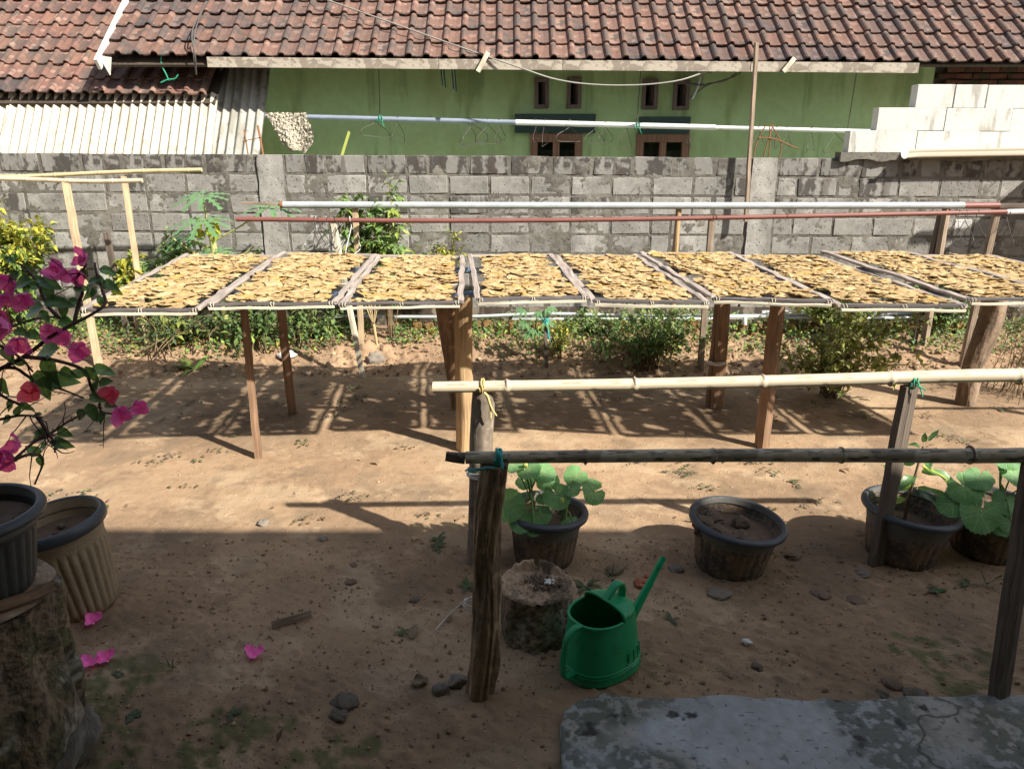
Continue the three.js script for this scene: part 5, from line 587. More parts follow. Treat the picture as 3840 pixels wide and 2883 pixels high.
{
  // bougainvillea: branches, leaves and papery bracts
  const t = thing('bougainvillea', 'bougainvillea with magenta bracts in the pot on the tall stump', 'potted plant', [-1.63, 0.84, 2.08]);
  const B = [[[-1.63, 0.8, 2.08], [-1.6, 0.95, 2.05], [-1.54, 1.12, 2.0], [-1.46, 1.26, 1.99], [-1.39, 1.31, 2], [-1.33, 1.34, 2.02], [-1.26, 1.39, 2.04], [-1.21, 1.42, 2.07], [-1.17, 1.44, 2.09], [-1.14, 1.46, 2.11], [-1.14, 1.47, 2.13], [-1.16, 1.5, 2.16], [-1.18, 1.55, 2.18], [-1.19, 1.57, 2.2]],
    [[-1.21, 1.42, 2.08], [-1.21, 1.47, 2.12], [-1.2, 1.5, 2.13], [-1.21, 1.53, 2.12], [-1.18, 1.56, 2.11], [-1.16, 1.58, 2.1]], [[-1.54, 1.12, 2.0], [-1.48, 1.3, 1.97], [-1.39, 1.4, 2], [-1.36, 1.42, 2.03], [-1.32, 1.43, 2.1], [-1.3, 1.42, 2.16], [-1.31, 1.39, 2.2]], [[-1.29, 1.42, 2.15], [-1.32, 1.45, 2.16], [-1.34, 1.49, 2.17], [-1.35, 1.51, 2.18], [-1.38, 1.55, 2.19], [-1.41, 1.57, 2.2]],
    [[-1.46, 1.26, 1.99], [-1.4, 1.31, 2], [-1.36, 1.31, 2.02], [-1.35, 1.28, 2.05], [-1.33, 1.24, 2.08], [-1.31, 1.23, 2.1], [-1.26, 1.18, 2.15]], [[-1.33, 1.34, 2.03], [-1.29, 1.3, 2.12], [-1.25, 1.26, 2.16], [-1.25, 1.2, 2.18], [-1.25, 1.15, 2.21], [-1.26, 1.11, 2.23], [-1.2, 1.1, 2.24], [-1.15, 1.11, 2.25]], [[-1.6, 0.95, 2.05], [-1.48, 1.0, 1.98], [-1.38, 1.06, 1.97], [-1.35, 1.09, 2.02], [-1.31, 1.11, 2.06], [-1.28, 1.13, 2.09], [-1.24, 1.14, 2.18]], [[-1.34, 1.17, 2.04], [-1.31, 1.12, 2.03], [-1.29, 1.09, 2.02], [-1.28, 1.07, 2]],
    [[-1.54, 1.12, 2.0], [-1.44, 1.17, 1.95], [-1.39, 1.18, 1.97], [-1.35, 1.18, 2.0], [-1.32, 1.16, 2.04]], [[-1.46, 1.26, 1.99], [-1.36, 1.39, 1.96], [-1.33, 1.35, 2], [-1.33, 1.29, 2.05]], [[-1.46, 1.26, 1.99], [-1.38, 1.25, 1.97], [-1.36, 1.23, 1.98], [-1.34, 1.21, 2]], [[-1.48, 1.0, 1.98], [-1.43, 1.02, 2.1], [-1.45, 0.96, 2.2], [-1.49, 0.88, 2.2]]];
  B.forEach((b, i) => part(t, 'branch', tube(b.map((q) => V(...q)), (q) => (i === 0 ? 0.0085 : 0.005) * (1 - 0.72 * q) + 0.0007 + 0.0009 * vn(q * 40, i, 0, 170), { sides: 7, seg: b.length * 6 }), M.twig));
  const th = new GB(), r = rng(71), tw = []; B.slice(1).forEach((b) => { const c = new THREE.CatmullRomCurve3(b.map((q) => V(...q))); for (let k = 0; k < 4; k++) { let p = c.getPoint(0.15 + 0.8 * r()); const d = new THREE.Vector3(r() - 0.5, r() - 0.5, r() - 0.5).normalize(), q = [p]; for (let j = 1; j < 4; j++) q.push(p = p.clone().addScaledVector(d, 0.03).add(new THREE.Vector3((r() - 0.5) * 0.025, (r() - 0.5) * 0.025, (r() - 0.5) * 0.02))); tw.push(tube(q, (z) => 0.0022 * (1 - 0.6 * z), { sides: 5, seg: 6 })); } }); part(t, 'twigs', mergeGeometries(tw), M.twig, { kind: 'stuff' }); B.forEach((b) => { const c = new THREE.CatmullRomCurve3(b.map((q) => V(...q))); for (let k = 0; k < 9; k++) { const p = c.getPoint(0.25 + 0.7 * r()); th.add(new THREE.ConeGeometry(0.0018, 0.018, 4), basis(p, new THREE.Vector3(0, 1, 0), new THREE.Vector3(1, 0, 0)).multiply(new THREE.Matrix4().makeRotationFromEuler(new THREE.Euler(r() * 6, r() * 6, r() * 6)))); } }); part(t, 'thorns', th.geo(), M.twig, { kind: 'stuff' });
  const leaf = (p, ang, l, m = M.gloss) => { const A = (ang * Math.PI) / 180, d = new THREE.Vector3(Math.cos(A), -Math.sin(A) * 0.9, (r() - 0.4) * 0.7), up = new THREE.Vector3((r() - 0.5) * 0.9, 0.75, 0.55 + 0.5 * r()); part(t, 'leaf', blade(l, l * (0.52 + 0.12 * r()), { droop: 0.12 + 0.3 * r(), fold: 0.25 + 0.2 * r(), wave: 0.02, outline: (q) => Math.pow(Math.sin(Math.PI * Math.pow(q, 0.62)), 0.95) }).applyMatrix4(basis(p, d, up)), m); };
  const LV = [[-1.28, 1.545, 2.08, 20, 66], [-1.27, 1.53, 2.08, 75, 44], [-1.29, 1.545, 2.06, 165, 60], [-1.29, 1.53, 2.05, 135, 56], [-1.22, 1.51, 2.12, 0, 41], [-1.19, 1.52, 2.15, -30, 35], [-1.17, 1.555, 2.18, 15, 44], [-1.18, 1.54, 2.17, 65, 44], [-1.165, 1.52, 2.18, 20, 46], [-1.185, 1.515, 2.16, 130, 44], [-1.18, 1.495, 2.17, 155, 46], [-1.18, 1.48, 2.17, 80, 36], [-1.29, 1.48, 2.09, 8, 72], [-1.22, 1.475, 2.14, 150, 48], [-1.25, 1.47, 2.12, 100, 44], [-1.28, 1.47, 2.07, 160, 68], [-1.32, 1.46, 2.03, 100, 44], [-1.27, 1.345, 2.09, 165, 92], [-1.3, 1.33, 2.08, 80, 82], [-1.33, 1.29, 2.07, 70, 80], [-1.33, 1.25, 2.09, 0, 80], [-1.245, 1.275, 2.16, 70, 58], [-1.235, 1.265, 2.17, 15, 60], [-1.24, 1.25, 2.14, 205, 50], [-1.22, 1.22, 2.17, -15, 44], [-1.25, 1.185, 2.16, 25, 46], [-1.25, 1.165, 2.15, 75, 58], [-1.26, 1.15, 2.14, 120, 40], [-1.22, 1.15, 2.18, 0, 36], [-1.33, 1.4, 2.05, 10, 48], [-1.4, 1.285, 2.01, 60, 50], [-1.34, 1.16, 2.07, 160, 28], [-1.36, 1.11, 2.06, 10, 42], [-1.35, 1.11, 2.07, 150, 30], [-1.35, 1.06, 2.08, 160, 28], [-1.34, 1.07, 2.1, 5, 28], [-1.34, 1.415, 2.02, 10, 42], [-1.36, 1.41, 2.01, 190, 36], [-1.3, 1.57, 2.03, 150, 42], [-1.29, 1.28, 2.11, 20, 44], [-1.29, 1.46, 2.07, 60, 36], [-1.405, 1.575, 2.19, 200, 34], [-1.4, 1.56, 2.2, 40, 34], [-1.38, 1.5, 2.1, 140, 46], [-1.42, 1.42, 2.0, 170, 50], [-1.4, 1.35, 1.98, 120, 46], [-1.43, 1.21, 1.97, 160, 44], [-1.4, 1.09, 1.97, 60, 40], [-1.4, 1.07, 1.96, 110, 36]];
  LV.forEach(([x, h, D, a, l]) => leaf(V(x, h, D), a, l / 880)); leaf(V(-1.15, 1.495, 2.19), 25, 0.036, M.glossY); B.slice(1).forEach((b, i) => { const c = new THREE.CatmullRomCurve3(b.map((q) => V(...q))); for (let k = 0; k < 2; k++) { const p = c.getPoint(0.45 + 0.5 * r()); leaf(p, r() * 360, 0.036 + 0.026 * r()); } });
  const bract = (l, w, k) => blade(l, w, { n: 8, droop: -0.25 - 0.2 * k, fold: 0.35, wave: 0.09, outline: (q) => Math.pow(Math.sin(Math.PI * Math.pow(Math.min(q, 0.999), 0.75)), 0.7) });
  const flower = (parent, p, s, dir, m, seed, loose) => { const q = rng(seed), f = new THREE.Group(); f.name = 'flower'; f.position.copy(p).sub(parent.getWorldPosition(new THREE.Vector3())); parent.add(f); const ax = dir.clone().normalize(), e1 = new THREE.Vector3().crossVectors(ax, new THREE.Vector3(0.3, 0.2, 1)).normalize(), e2 = new THREE.Vector3().crossVectors(ax, e1); for (let k = 0; k < 3; k++) { const a = q() * 0.6 + (k / 3) * 6.283, side = e1.clone().multiplyScalar(Math.cos(a)).addScaledVector(e2, Math.sin(a)), d = ax.clone().multiplyScalar(loose ? 0.35 : 0.62).add(side), g = bract(s * (0.9 + 0.25 * q()), s * (0.78 + 0.2 * q()), q()); g.applyMatrix4(basis(new THREE.Vector3(), d, ax.clone().addScaledVector(side, -0.6))); part(f, 'bract', g, m, { local: true }); } };
  const FL = [[-1.16, 1.595, 2.1], [-1.225, 1.555, 2.1], [-1.195, 1.555, 2.12], [-1.345, 1.545, 2.05], [-1.285, 1.515, 2], [-1.335, 1.51, 2], [-1.325, 1.475, 1.95], [-1.285, 1.46, 1.92], [-1.265, 1.41, 2.05], [-1.31, 1.4, 1.98], [-1.24, 1.375, 2.1], [-1.235, 1.34, 2.12], [-1.3, 1.25, 1.98], [-1.2, 1.185, 2.2], [-1.19, 1.125, 2.2], [-1.15, 1.125, 2.25], [-1.36, 1.11, 1.9], [-1.37, 1.08, 1.92], [-1.33, 1.115, 1.94], [-1.38, 1.52, 2.02], [-1.37, 1.45, 1.95]];
  FL.forEach(([x, h, D], i) => flower(t, V(x, h, D), 0.043 + 0.009 * r(), new THREE.Vector3((r() - 0.4) * 1.2, 0.5 - r() * 0.9, 0.55 + 0.4 * r()), i === 12 || i === 13 ? M.petalRed : M.petal, 500 + i));
  const drop = (x, D, label, seed) => { const y = gh(x, D) + 0.012, o = thing('fallen_bract', label, 'fallen flower', [x, y, D]); flower(o, V(x, y, D), 0.045, new THREE.Vector3(0.15, 0.9, 0.3), M.fallen, seed, true); };
  drop(-1.73, 2.74, 'fallen magenta flower right at the foot of the tan pot', 601); drop(-1.0, 2.53, 'fallen magenta flower lying alone in the middle of the dark earth', 602); drop(-1.555, 2.5, 'right one of two fallen magenta flowers near the tall stump', 603); drop(-1.6, 2.475, 'left one of two fallen magenta flowers near the tall stump', 604);
}
// ---------- shrubs along the wall and under the table
const leafA = [leaf4(1, 0.45, 0.25, 0.2), leaf4(1, 0.55, 0.15, 0.35), leaf4(1, 0.4, 0.3, 0.05)];
function shrub(name, label, cat, [x, D], o, group) {
  const r = rng(o.seed), y0 = gh(x, D), t = thing(name, label, cat, [x, y0, D], group), st = [], F = new GB(), [rx, ry, rz] = o.r, cy = o.cy, dx = o.dx ?? 0, ext = (o.dz ?? 0);
  for (let s = 0; s < o.stems; s++) {
    const a = r() * 6.283, q = Math.sqrt(r()), e = new THREE.Vector3(dx + Math.cos(a) * q * rx, cy + ry * (r() * 1.7 - 0.75) * (1 - 0.5 * q * q), ext + Math.sin(a) * q * rz), b = V(x + (r() - 0.5) * (o.foot ?? 0.04), y0 - 0.02, D + (r() - 0.5) * (o.foot ?? 0.04)), tip = V(x, y0, D).add(e), mid = b.clone().lerp(tip, 0.5).add(new THREE.Vector3(-e.x * 0.22, e.y * 0.12, -e.z * 0.22));
    const c = new THREE.CatmullRomCurve3([b, mid, tip]); st.push(tube([b, mid, tip], (k) => (o.thick ?? 0.006) * (1 - 0.75 * k), { sides: 5, seg: 7, caps: false }));
    for (let w = 0; w < o.twigs; w++) {
      const p = c.getPoint(lerp(o.from ?? 0.4, 1, r())), d = new THREE.Vector3(r() - 0.5, (r() - 0.3) * 0.9, r() - 0.5).normalize(), L = o.twig * (0.5 + r()); if (o.twigWood !== 0 && w % 2 === 0) st.push(tube([p, p.clone().addScaledVector(d, L)], 0.0016, { sides: 4, seg: 1, caps: false }));
      for (let k = 0; k < o.n; k++) { const q2 = p.clone().addScaledVector(d, L * (k + 0.7) / o.n), ld = new THREE.Vector3(r() - 0.5 + d.x * 0.5, (r() - 0.55) * 0.9, r() - 0.5 + d.z * 0.5), u = new THREE.Vector3((r() - 0.5) * 0.8, 1, (r() - 0.5) * 0.8), hi = clamp((q2.y - y0 - cy + ry) / (2 * ry), 0, 1), cs = o.col[r() < (o.mix ?? 0.35) * (o.topYellow ? hi * 1.8 : 1) ? 1 : 0], v = 0.75 + 0.5 * r(); F.add(leafA[Math.floor(r() * 3)], basis(q2, ld, u, o.leaf * (0.6 + 0.8 * r())), cs.map((z) => z * v)); }
    }
  }
  part(t, 'stem', mergeGeometries(st), o.stemMat ?? M.stemBrown); part(t, 'foliage', F.geo(), M.foliage, { kind: 'stuff' });
  return t;
}
const gY = [[0.17, 0.27, 0.045], [0.55, 0.53, 0.05]], gG = [[0.15, 0.26, 0.065], [0.26, 0.38, 0.09]], gO = [[0.27, 0.33, 0.08], [0.45, 0.48, 0.14]], gD = [[0.11, 0.21, 0.05], [0.2, 0.3, 0.06]];
shrub('yellow_shrub', 'big yellow-green bush before the wall at the far left', 'bush', [-4.62, 6.95], { seed: 1, r: [0.5, 0.46, 0.3], cy: 0.78, stems: 80, twigs: 11, twig: 0.13, n: 8, leaf: 0.075, col: gY, mix: 0.55, topYellow: 1 });
shrub('yellow_shrub', 'slim yellow-green shrub between the grey stake and the pale bamboo post', 'shrub', [-3.47, 6.95], { seed: 2, r: [0.13, 0.36, 0.12], cy: 0.56, stems: 16, twigs: 10, twig: 0.08, n: 7, leaf: 0.08, col: gY, mix: 0.6 });
shrub('green_shrub', 'small green shrub just right of the pale bamboo post', 'shrub', [-3.2, 6.95], { seed: 3, r: [0.13, 0.22, 0.12], cy: 0.58, stems: 12, twigs: 9, twig: 0.08, n: 7, leaf: 0.075, col: gG });
shrub('green_shrub', 'loose green shrub at the left foot of the papaya', 'shrub', [-2.98, 7.05], { seed: 4, r: [0.24, 0.3, 0.15], cy: 0.68, stems: 20, twigs: 9, twig: 0.09, n: 7, leaf: 0.07, col: gG, mix: 0.5 });
shrub('green_shrub', 'little green shrub right of the papaya above the first tray', 'shrub', [-2.45, 7.05], { seed: 5, r: [0.12, 0.15, 0.1], cy: 0.68, stems: 7, twigs: 6, twig: 0.08, n: 5, leaf: 0.05, col: gG });
shrub('chilli_plant', 'tall loose chilli plant with a few yellow leaves behind the maroon pole', 'chilli plant', [-1.1, 6.85], { seed: 6, r: [0.5, 0.5, 0.2], cy: 0.95, stems: 16, thick: 0.005, twigs: 20, twig: 0.13, n: 6, leaf: 0.085, col: [[0.16, 0.29, 0.06], [0.36, 0.44, 0.08]], mix: 0.3 });
shrub('yellow_shrub', 'small yellow flowering herb behind the third tray', 'herb', [-0.58, 7.0], { seed: 7, r: [0.18, 0.2, 0.1], cy: 0.75, stems: 18, twigs: 8, twig: 0.06, n: 7, leaf: 0.04, col: [[0.2, 0.28, 0.05], [0.5, 0.48, 0.04]], mix: 0.6 });
shrub('bush', 'wide feathery chilli bush under the table, left of the reddish leg', 'bush', [1.17, 6.42], { seed: 8, r: [0.74, 0.34, 0.35], cy: 0.45, stems: 36, twigs: 9, twig: 0.12, n: 8, leaf: 0.048, col: gG, mix: 0.5, from: 0.3, foot: 0.2 });
shrub('bush', 'wide chilli bush under the table, right of the square leg', 'bush', [2.5, 5.75], { seed: 9, r: [0.6, 0.44, 0.36], cy: 0.46, dz: 0.3, stems: 34, twigs: 8, twig: 0.14, n: 7, leaf: 0.065, col: gO, mix: 0.5, from: 0.3, foot: 0.14 });
shrub('bush', 'lush bright green bush by the pipes behind the second chilli bush', 'bush', [2.95, 6.85], { seed: 10, r: [0.5, 0.26, 0.2], cy: 0.36, stems: 34, twigs: 9, twig: 0.1, n: 6, leaf: 0.05, col: gY, mix: 0.25 });
shrub('bush', 'dark green bush between the right wooden posts', 'bush', [3.95, 6.95], { seed: 11, r: [0.4, 0.22, 0.2], cy: 0.3, stems: 30, twigs: 9, twig: 0.1, n: 6, leaf: 0.045, col: gD });
shrub('dry_weed', 'tall dry thin weed at the right edge under the last tray', 'weed', [4.0, 5.75], { seed: 12, r: [0.45, 0.4, 0.3], cy: 0.5, stems: 60, twigs: 6, twig: 0.1, n: 4, leaf: 0.022, col: [[0.2, 0.17, 0.06], [0.14, 0.15, 0.05]], thick: 0.003, foot: 0.5 });
shrub('leafy_plant', 'dark leafy plant by the papaya trunk', 'plant', [-2.3, 6.75], { seed: 13, r: [0.3, 0.24, 0.15], cy: 0.25, stems: 26, twigs: 7, twig: 0.09, n: 5, leaf: 0.065, col: gD, foot: 0.3 });
shrub('leafy_plant', 'dark broad leafed plant at the wall foot left of the slanting post', 'plant', [-1.85, 6.85], { seed: 14, r: [0.45, 0.18, 0.12], cy: 0.17, stems: 22, twigs: 7, twig: 0.08, n: 5, leaf: 0.055, col: gD, mix: 0.5, foot: 0.6 });
shrub('leafy_plant', 'low leafy plant at the wall foot under the first tray', 'plant', [-3.0, 6.8], { seed: 15, r: [0.6, 0.16, 0.15], cy: 0.17, stems: 26, twigs: 7, twig: 0.08, n: 5, leaf: 0.06, col: [[0.07, 0.13, 0.035], [0.25, 0.3, 0.05]], mix: 0.35, foot: 0.8 });
shrub('yellow_shrub', 'small yellow-green plant right of the turquoise tied stake', 'plant', [0.42, 6.55], { seed: 16, r: [0.14, 0.2, 0.1], cy: 0.28, stems: 12, twigs: 6, twig: 0.07, n: 5, leaf: 0.04, col: gY, mix: 0.5 });
shrub('creeper', 'dark creeper at the wall foot left of the first chilli bush', 'plant', [0.75, 7.0], { seed: 18, r: [0.35, 0.1, 0.1], cy: 0.1, stems: 30, twigs: 6, twig: 0.07, n: 6, leaf: 0.045, col: gD, foot: 0.4 });
{ // cover along the wall foot
  const F = new GB(), r = rng(88); for (let i = 0; i < 10000; i++) { const x = -5.2 + 10.4 * r(), k = fbm(x * 1.2, 3, 0, 3, 171); if (k < 0.27) continue; const D = 7.12 - Math.pow(r(), 2) * 0.42 * (0.6 + k), p = G(x, D, r() * 0.17 * k + 0.02), gB = x < -1 ? 0.9 : 0.75, c = r() < 0.3 ? [0.36, 0.42, 0.06] : [0.12, 0.22, 0.05]; F.add(leafA[Math.floor(r() * 3)], basis(p, new THREE.Vector3(r() - 0.5, (r() - 0.3), r() - 0.2), new THREE.Vector3((r() - 0.5), 1, r() * 0.6), 0.03 + 0.04 * r() * gB), c.map((z) => z * (0.7 + 0.6 * r()))); }
  const o = shade(new THREE.Mesh(F.geo(), M.foliage)); o.name = 'ground_cover'; scene.add(meta(o, 'low green ground cover along the foot of the block wall', 'ground cover')); o.userData.kind = 'stuff';
}
// papaya
const papLeaf = (R, seed) => { const q = rng(seed), g = new GB(); for (let k = 0; k < 9; k++) { const a = -2.5 + (k / 8) * 5.0, L = R * (0.72 + 0.3 * Math.cos(a * 0.55)) * (0.9 + 0.2 * q()), s = new THREE.Shape(); s.moveTo(0, 0); const side = (sg) => { const pts = []; for (let j = 0; j < 4; j++) { const u = 0.28 + 0.2 * j, w = 0.2 * (1 - j * 0.16); pts.push([sg * L * 0.045, L * (u - 0.04)], [sg * L * w, L * (u + 0.13)], [sg * L * 0.06, L * (u + 0.1)]); } return pts; }; for (const p of side(1)) s.lineTo(...p); s.lineTo(0, L); for (const p of side(-1).reverse()) s.lineTo(...p); const f = new THREE.ShapeGeometry(s), p = f.attributes.position; f.rotateX(Math.PI / 2); for (let i = 0; i < p.count; i++) { const x = p.getX(i), z = p.getZ(i), d = Math.hypot(x, z); p.setY(i, 0.12 * Math.abs(x) + 0.1 * d - 0.3 * d * d / R); } g.add(f, new THREE.Matrix4().makeRotationY(a)); } return g.geo(); };
{
  const t = thing('papaya_tree', 'young papaya tree with jagged leaves before the wall, behind the first tray', 'papaya tree', [-2.6, 0.15, 6.85]), top = V(-2.66, 1.18, 6.9);
  part(t, 'trunk', post(G(-2.56, 6.8, -0.05), top.clone(), 0.042, 0.026, { seed: 4, rough: 0.06 }), M.petiole);
  const LS = [[-2.69, 1.45, 6.88, 0.27, 0.3, 0], [-2.65, 1.26, 6.72, 0.29, 0.22, 0], [-2.1, 1.37, 6.85, 0.26, 0.15, -0.05], [-2.9, 1.1, 6.9, 0.2, 0.3, 0.2], [-2.6, 0.98, 6.74, 0.22, 0.3, 0.1], [-2.5, 0.93, 6.8, 0.2, 0.3, -0.2], [-2.78, 0.9, 6.78, 0.18, 0.3, 0.2]];
  LS.forEach(([x, h, D, R, tx, tz], i) => { const p = V(x, h, D), g = papLeaf(R, 700 + i); g.applyMatrix4(new THREE.Matrix4().makeRotationFromEuler(new THREE.Euler(tx, (i * 1.3) % 0.9 - 0.4, tz, 'ZXY'))).translate(p.x, p.y, p.z); const l = part(t, 'leaf', g, i === 5 ? M.papayaY : M.papaya), a = top.clone().add(new THREE.Vector3(0.02 * (i % 3 - 1), -0.06 * i, 0.01)); part(l, 'leaf_stalk', tube([a, a.clone().lerp(p, 0.5).add(new THREE.Vector3(0, -0.015, 0)), p], 0.008, { sides: 6, seg: 8 }), M.petiole); });
  for (const [x, h] of [[-2.97, 1.08], [-2.27, 1.02]]) part(t, 'bare_stalk', tube([top.clone().add(new THREE.Vector3(0, -0.28, 0)), V((x - 2.66) / 2, h - 0.12, 6.86), V(x, h, 6.84)], (q) => 0.01 - 0.003 * q, { sides: 6 }), M.petiole);
  const F = new GB(), r = rng(90); for (let i = 0; i < 60; i++) F.add(leafA[i % 3], basis(V(-2.66 + (r() - 0.5) * 0.2, (i < 30 ? 1.14 : 0.84) + 0.14 * r(), 6.86 - 0.06 * r()), new THREE.Vector3(r() - 0.5, -0.5 - r(), 0.2), new THREE.Vector3(0, 0.4, 1), 0.05 + 0.06 * r()), [0.45, 0.5, 0.04].map((z) => z * (0.7 + 0.5 * r()))); part(t, 'yellow_shoots', F.geo(), M.foliage, { kind: 'stuff' });
}
{ // small cassava on a stake with turquoise raffia
  const t = thing('cassava_plant', 'small cassava plant with fingered leaves tied to a stake', 'plant', [0.24, gh(0.24, 6.5), 6.5]);
  part(t, 'stem', tube([G(0.22, 6.5), V(0.2, 0.3, 6.5), V(0.22, 0.52, 6.5)], 0.007, { sides: 6 }), M.stemG);
  [[0.12, 0.42, 150], [0.2, 0.36, 100], [0.28, 0.43, 20], [0.16, 0.33, 190], [0.24, 0.52, 80], [0.3, 0.55, 10], [0.1, 0.54, 170]].forEach(([x, h, a], i) => { const f = new GB(); for (let k = 0; k < 5; k++) f.add(blade(0.1, 0.03, { n: 4, droop: 0.3, fold: 0.1 }), new THREE.Matrix4().makeRotationY(-1.2 + k * 0.6)); const g = f.geo().applyMatrix4(basis(V(x, h, 6.45), new THREE.Vector3(Math.cos((a * Math.PI) / 180), -0.2, 0.6), new THREE.Vector3(0, 1, 0.3))); part(t, 'leaf', g, M.papaya); });
  const s = thing('tied_stake', 'thin dark stake tied with turquoise raffia by the cassava', 'stake', [0.3, gh(0.3, 6.45), 6.45]);
  part(s, 'stake', [plank(G(0.3, 6.45, -0.05), V(0.28, 0.66, 6.47), 0.03, 0.025, 5)], M.dim); part(s, 'raffia', [wraps(V(0.285, 0.44, 6.46), Y, 0.026, 3, 0.05, 0.005, 81), tail(V(0.29, 0.43, 6.42), 0.035, -0.18, 0.01, 0.008, 82), tail(V(0.29, 0.43, 6.42), 0.02, -0.13, 0.01, 0.007, 83), tail(V(0.27, 0.46, 6.42), -0.06, 0.03, 0.01, 0.008, 84)], M.twine);
}
single('bundled_stalks', 'thin straw coloured branching stalk before the wall foot, left of the logs', 'stalk', mergeGeometries([tube([G(-1.22, 6.75), V(-1.24, 0.34, 6.75)], 0.013, { seg: 2, sides: 7 }), ...[-0.09, -0.05, -0.02, 0.03, 0.06].map((k) => tube([V(-1.24, 0.33, 6.75), V(-1.24 + k * 0.5, 0.45, 6.75), V(-1.24 + k, 0.62, 6.75)], 0.005, { sides: 5 }))]), M.straw2, { pos: [-1.23, gh(-1.22, 6.75), 6.75] });
{ // mossy brick edging and pipes at the wall foot
  const t = thing('brick_edging', 'row of half buried mossy bricks at the wall foot', 'edging', [1, 0.15, 6.98]), r = rng(91), gs = [0, 1, 2].map((k) => { const g = new RoundedBoxGeometry(0.085, 0.17, 0.06, 1, 0.012), p = g.attributes.position; for (let i = 0; i < p.count; i++) p.setXYZ(i, p.getX(i) + 0.012 * (hash(i, k, 1) - 0.5), p.getY(i) + 0.014 * (hash(i, k, 2) - 0.5), p.getZ(i)); return boxUV(g, k * 0.21, k * 0.13); });
  for (let x = -0.9; x < 4.4; x += 0.112) { if (r() < 0.08) continue; const o = shade(new THREE.Mesh(gs[Math.floor(r() * 3)], M.edging)); o.name = 'brick'; o.position.set(x - 1 + 0.02 * r(), 0.06 + 0.03 * r(), 0.01 * r()); o.rotation.set((r() - 0.5) * 0.2, (r() - 0.5) * 0.3, (r() - 0.5) * 0.16); t.add(o); }
  single('water_pipe', 'long grey water pipe lying along the wall foot, upper of the two', 'pipe', tube([V(-1.7, 0.34, 7.06), V(-0.4, 0.34, 7.05), V(0.3, 0.365, 7.06), V(1.2, 0.345, 7.06), V(4.2, 0.37, 7.06)], 0.017, { seg: 40 }), M.pvc, { pos: [1, 0.34, 7.06] });
  single('water_pipe', 'whiter water pipe lying along the wall foot, lower of the two', 'pipe', tube([V(0.0, 0.33, 7.0), V(1.5, 0.33, 7.0), V(4.4, 0.345, 7.0)], 0.015, { seg: 30 }), M.pvcWhite, { pos: [2, 0.33, 7.0] });
  const q = thing('pipe_tee', 'short white pipe with a tee joint lying on the pipes by the square leg', 'pipe', [2.4, 0.36, 6.95]); part(q, 'pipe', [tube([V(2.3, 0.4, 6.96), V(2.95, 0.405, 6.97)], 0.019, { seg: 1 }), tube([V(1.9, 0.365, 6.94), V(2.5, 0.37, 6.94)], 0.018, { seg: 1 })], M.pvcWhite); part(q, 'tee', [tube([V(2.14, 0.37, 6.94), V(2.14, 0.29, 6.92)], 0.022, { seg: 1 })], M.pvcWhite);
}
// ---------- small things on the earth
const tuft = (x, D, n, l, w, seed, up = 0.5, c = null) => { const r = rng(seed), g = new GB(), P = c ?? [0.09, 0.14, 0.045]; for (let i = 0; i < n; i++) { const a = r() * 6.283; g.add(blade(l * (0.6 + 0.6 * r()), w, { n: 4, droop: 0.5 * r(), fold: 0.2 }), basis(G(x + 0.012 * (r() - 0.5), D + 0.012 * (r() - 0.5), 0.006), new THREE.Vector3(Math.cos(a), up * (0.4 + r()), Math.sin(a)), new THREE.Vector3(0, 1, 0)), P.map((z) => z * (0.7 + 0.6 * r()))); } return g.geo(); };
const weed = (x, D, n, l, w, label, seed, up) => single('weed', label, 'weed', tuft(x, D, n, l, w, seed, up), M.foliage, { pos: [x, gh(x, D), D] });
weed(-0.447, 2.68, 8, 0.035, 0.014, 'small dark rosette weed on bare earth left of the gnarled post', 1, 0.3); weed(-1.286, 2.45, 6, 0.05, 0.006, 'thin grassy weed on the dark earth between the fallen flowers', 2, 1.2); weed(-0.971, 2.2, 7, 0.04, 0.016, 'small weed in the dark lower middle left of the earth', 3, 0.3); weed(1.878, 2.965, 9, 0.05, 0.022, 'fresh green seedling in the dark earth left of the right dark post', 4, 0.4); weed(0.662, 2.76, 8, 0.045, 0.013, 'dark rosette weed right of the watering can', 5, 0.3); weed(-0.371, 3.45, 9, 0.06, 0.016, 'rosette weed on the shadow edge left of the trunk post', 6, 0.3); weed(-0.36, 3.36, 8, 0.06, 0.02, 'broader rosette weed just below the shadow edge left of the trunk post', 16, 0.3); weed(-1.311, 2.2, 9, 0.04, 0.02, 'green clover like weed low at the left on the dark earth', 7, 0.35); weed(-1.47, 2.42, 6, 0.035, 0.022, 'bright green seedling beside the tall stump', 8, 0.4); weed(0.33, 3.0, 16, 0.09, 0.016, 'tangle of low weeds between the stump and the gourd pot', 9, 0.4); weed(0.45, 3.05, 9, 0.09, 0.006, 'tall thin weed among the stones right of the gourd pot', 10, 1.6); weed(2.05, 3.02, 8, 0.07, 0.014, 'weed at the foot of the sapling pot', 11, 0.6); weed(2.13, 3.03, 7, 0.12, 0.006, 'arching grass between the two right pots', 12, 1.2); weed(-0.2, 3.0, 9, 0.06, 0.018, 'dark weed at the foot of the trunk post', 13, 0.5); weed(2.35, 2.9, 8, 0.06, 0.02, 'leafy weed at the right edge by the dark post', 14, 0.5);
const rock = (x, D, r, label, m, seed, flat, name = 'stone', cat = 'stone') => single(name, label, cat, (() => { const g = boulder(r, seed, flat ?? 0.55); return g.rotateY(seed).translate(x, gh(x, D) + r * 0.1, -D); })(), m, { pos: [x, gh(x, D), D] });
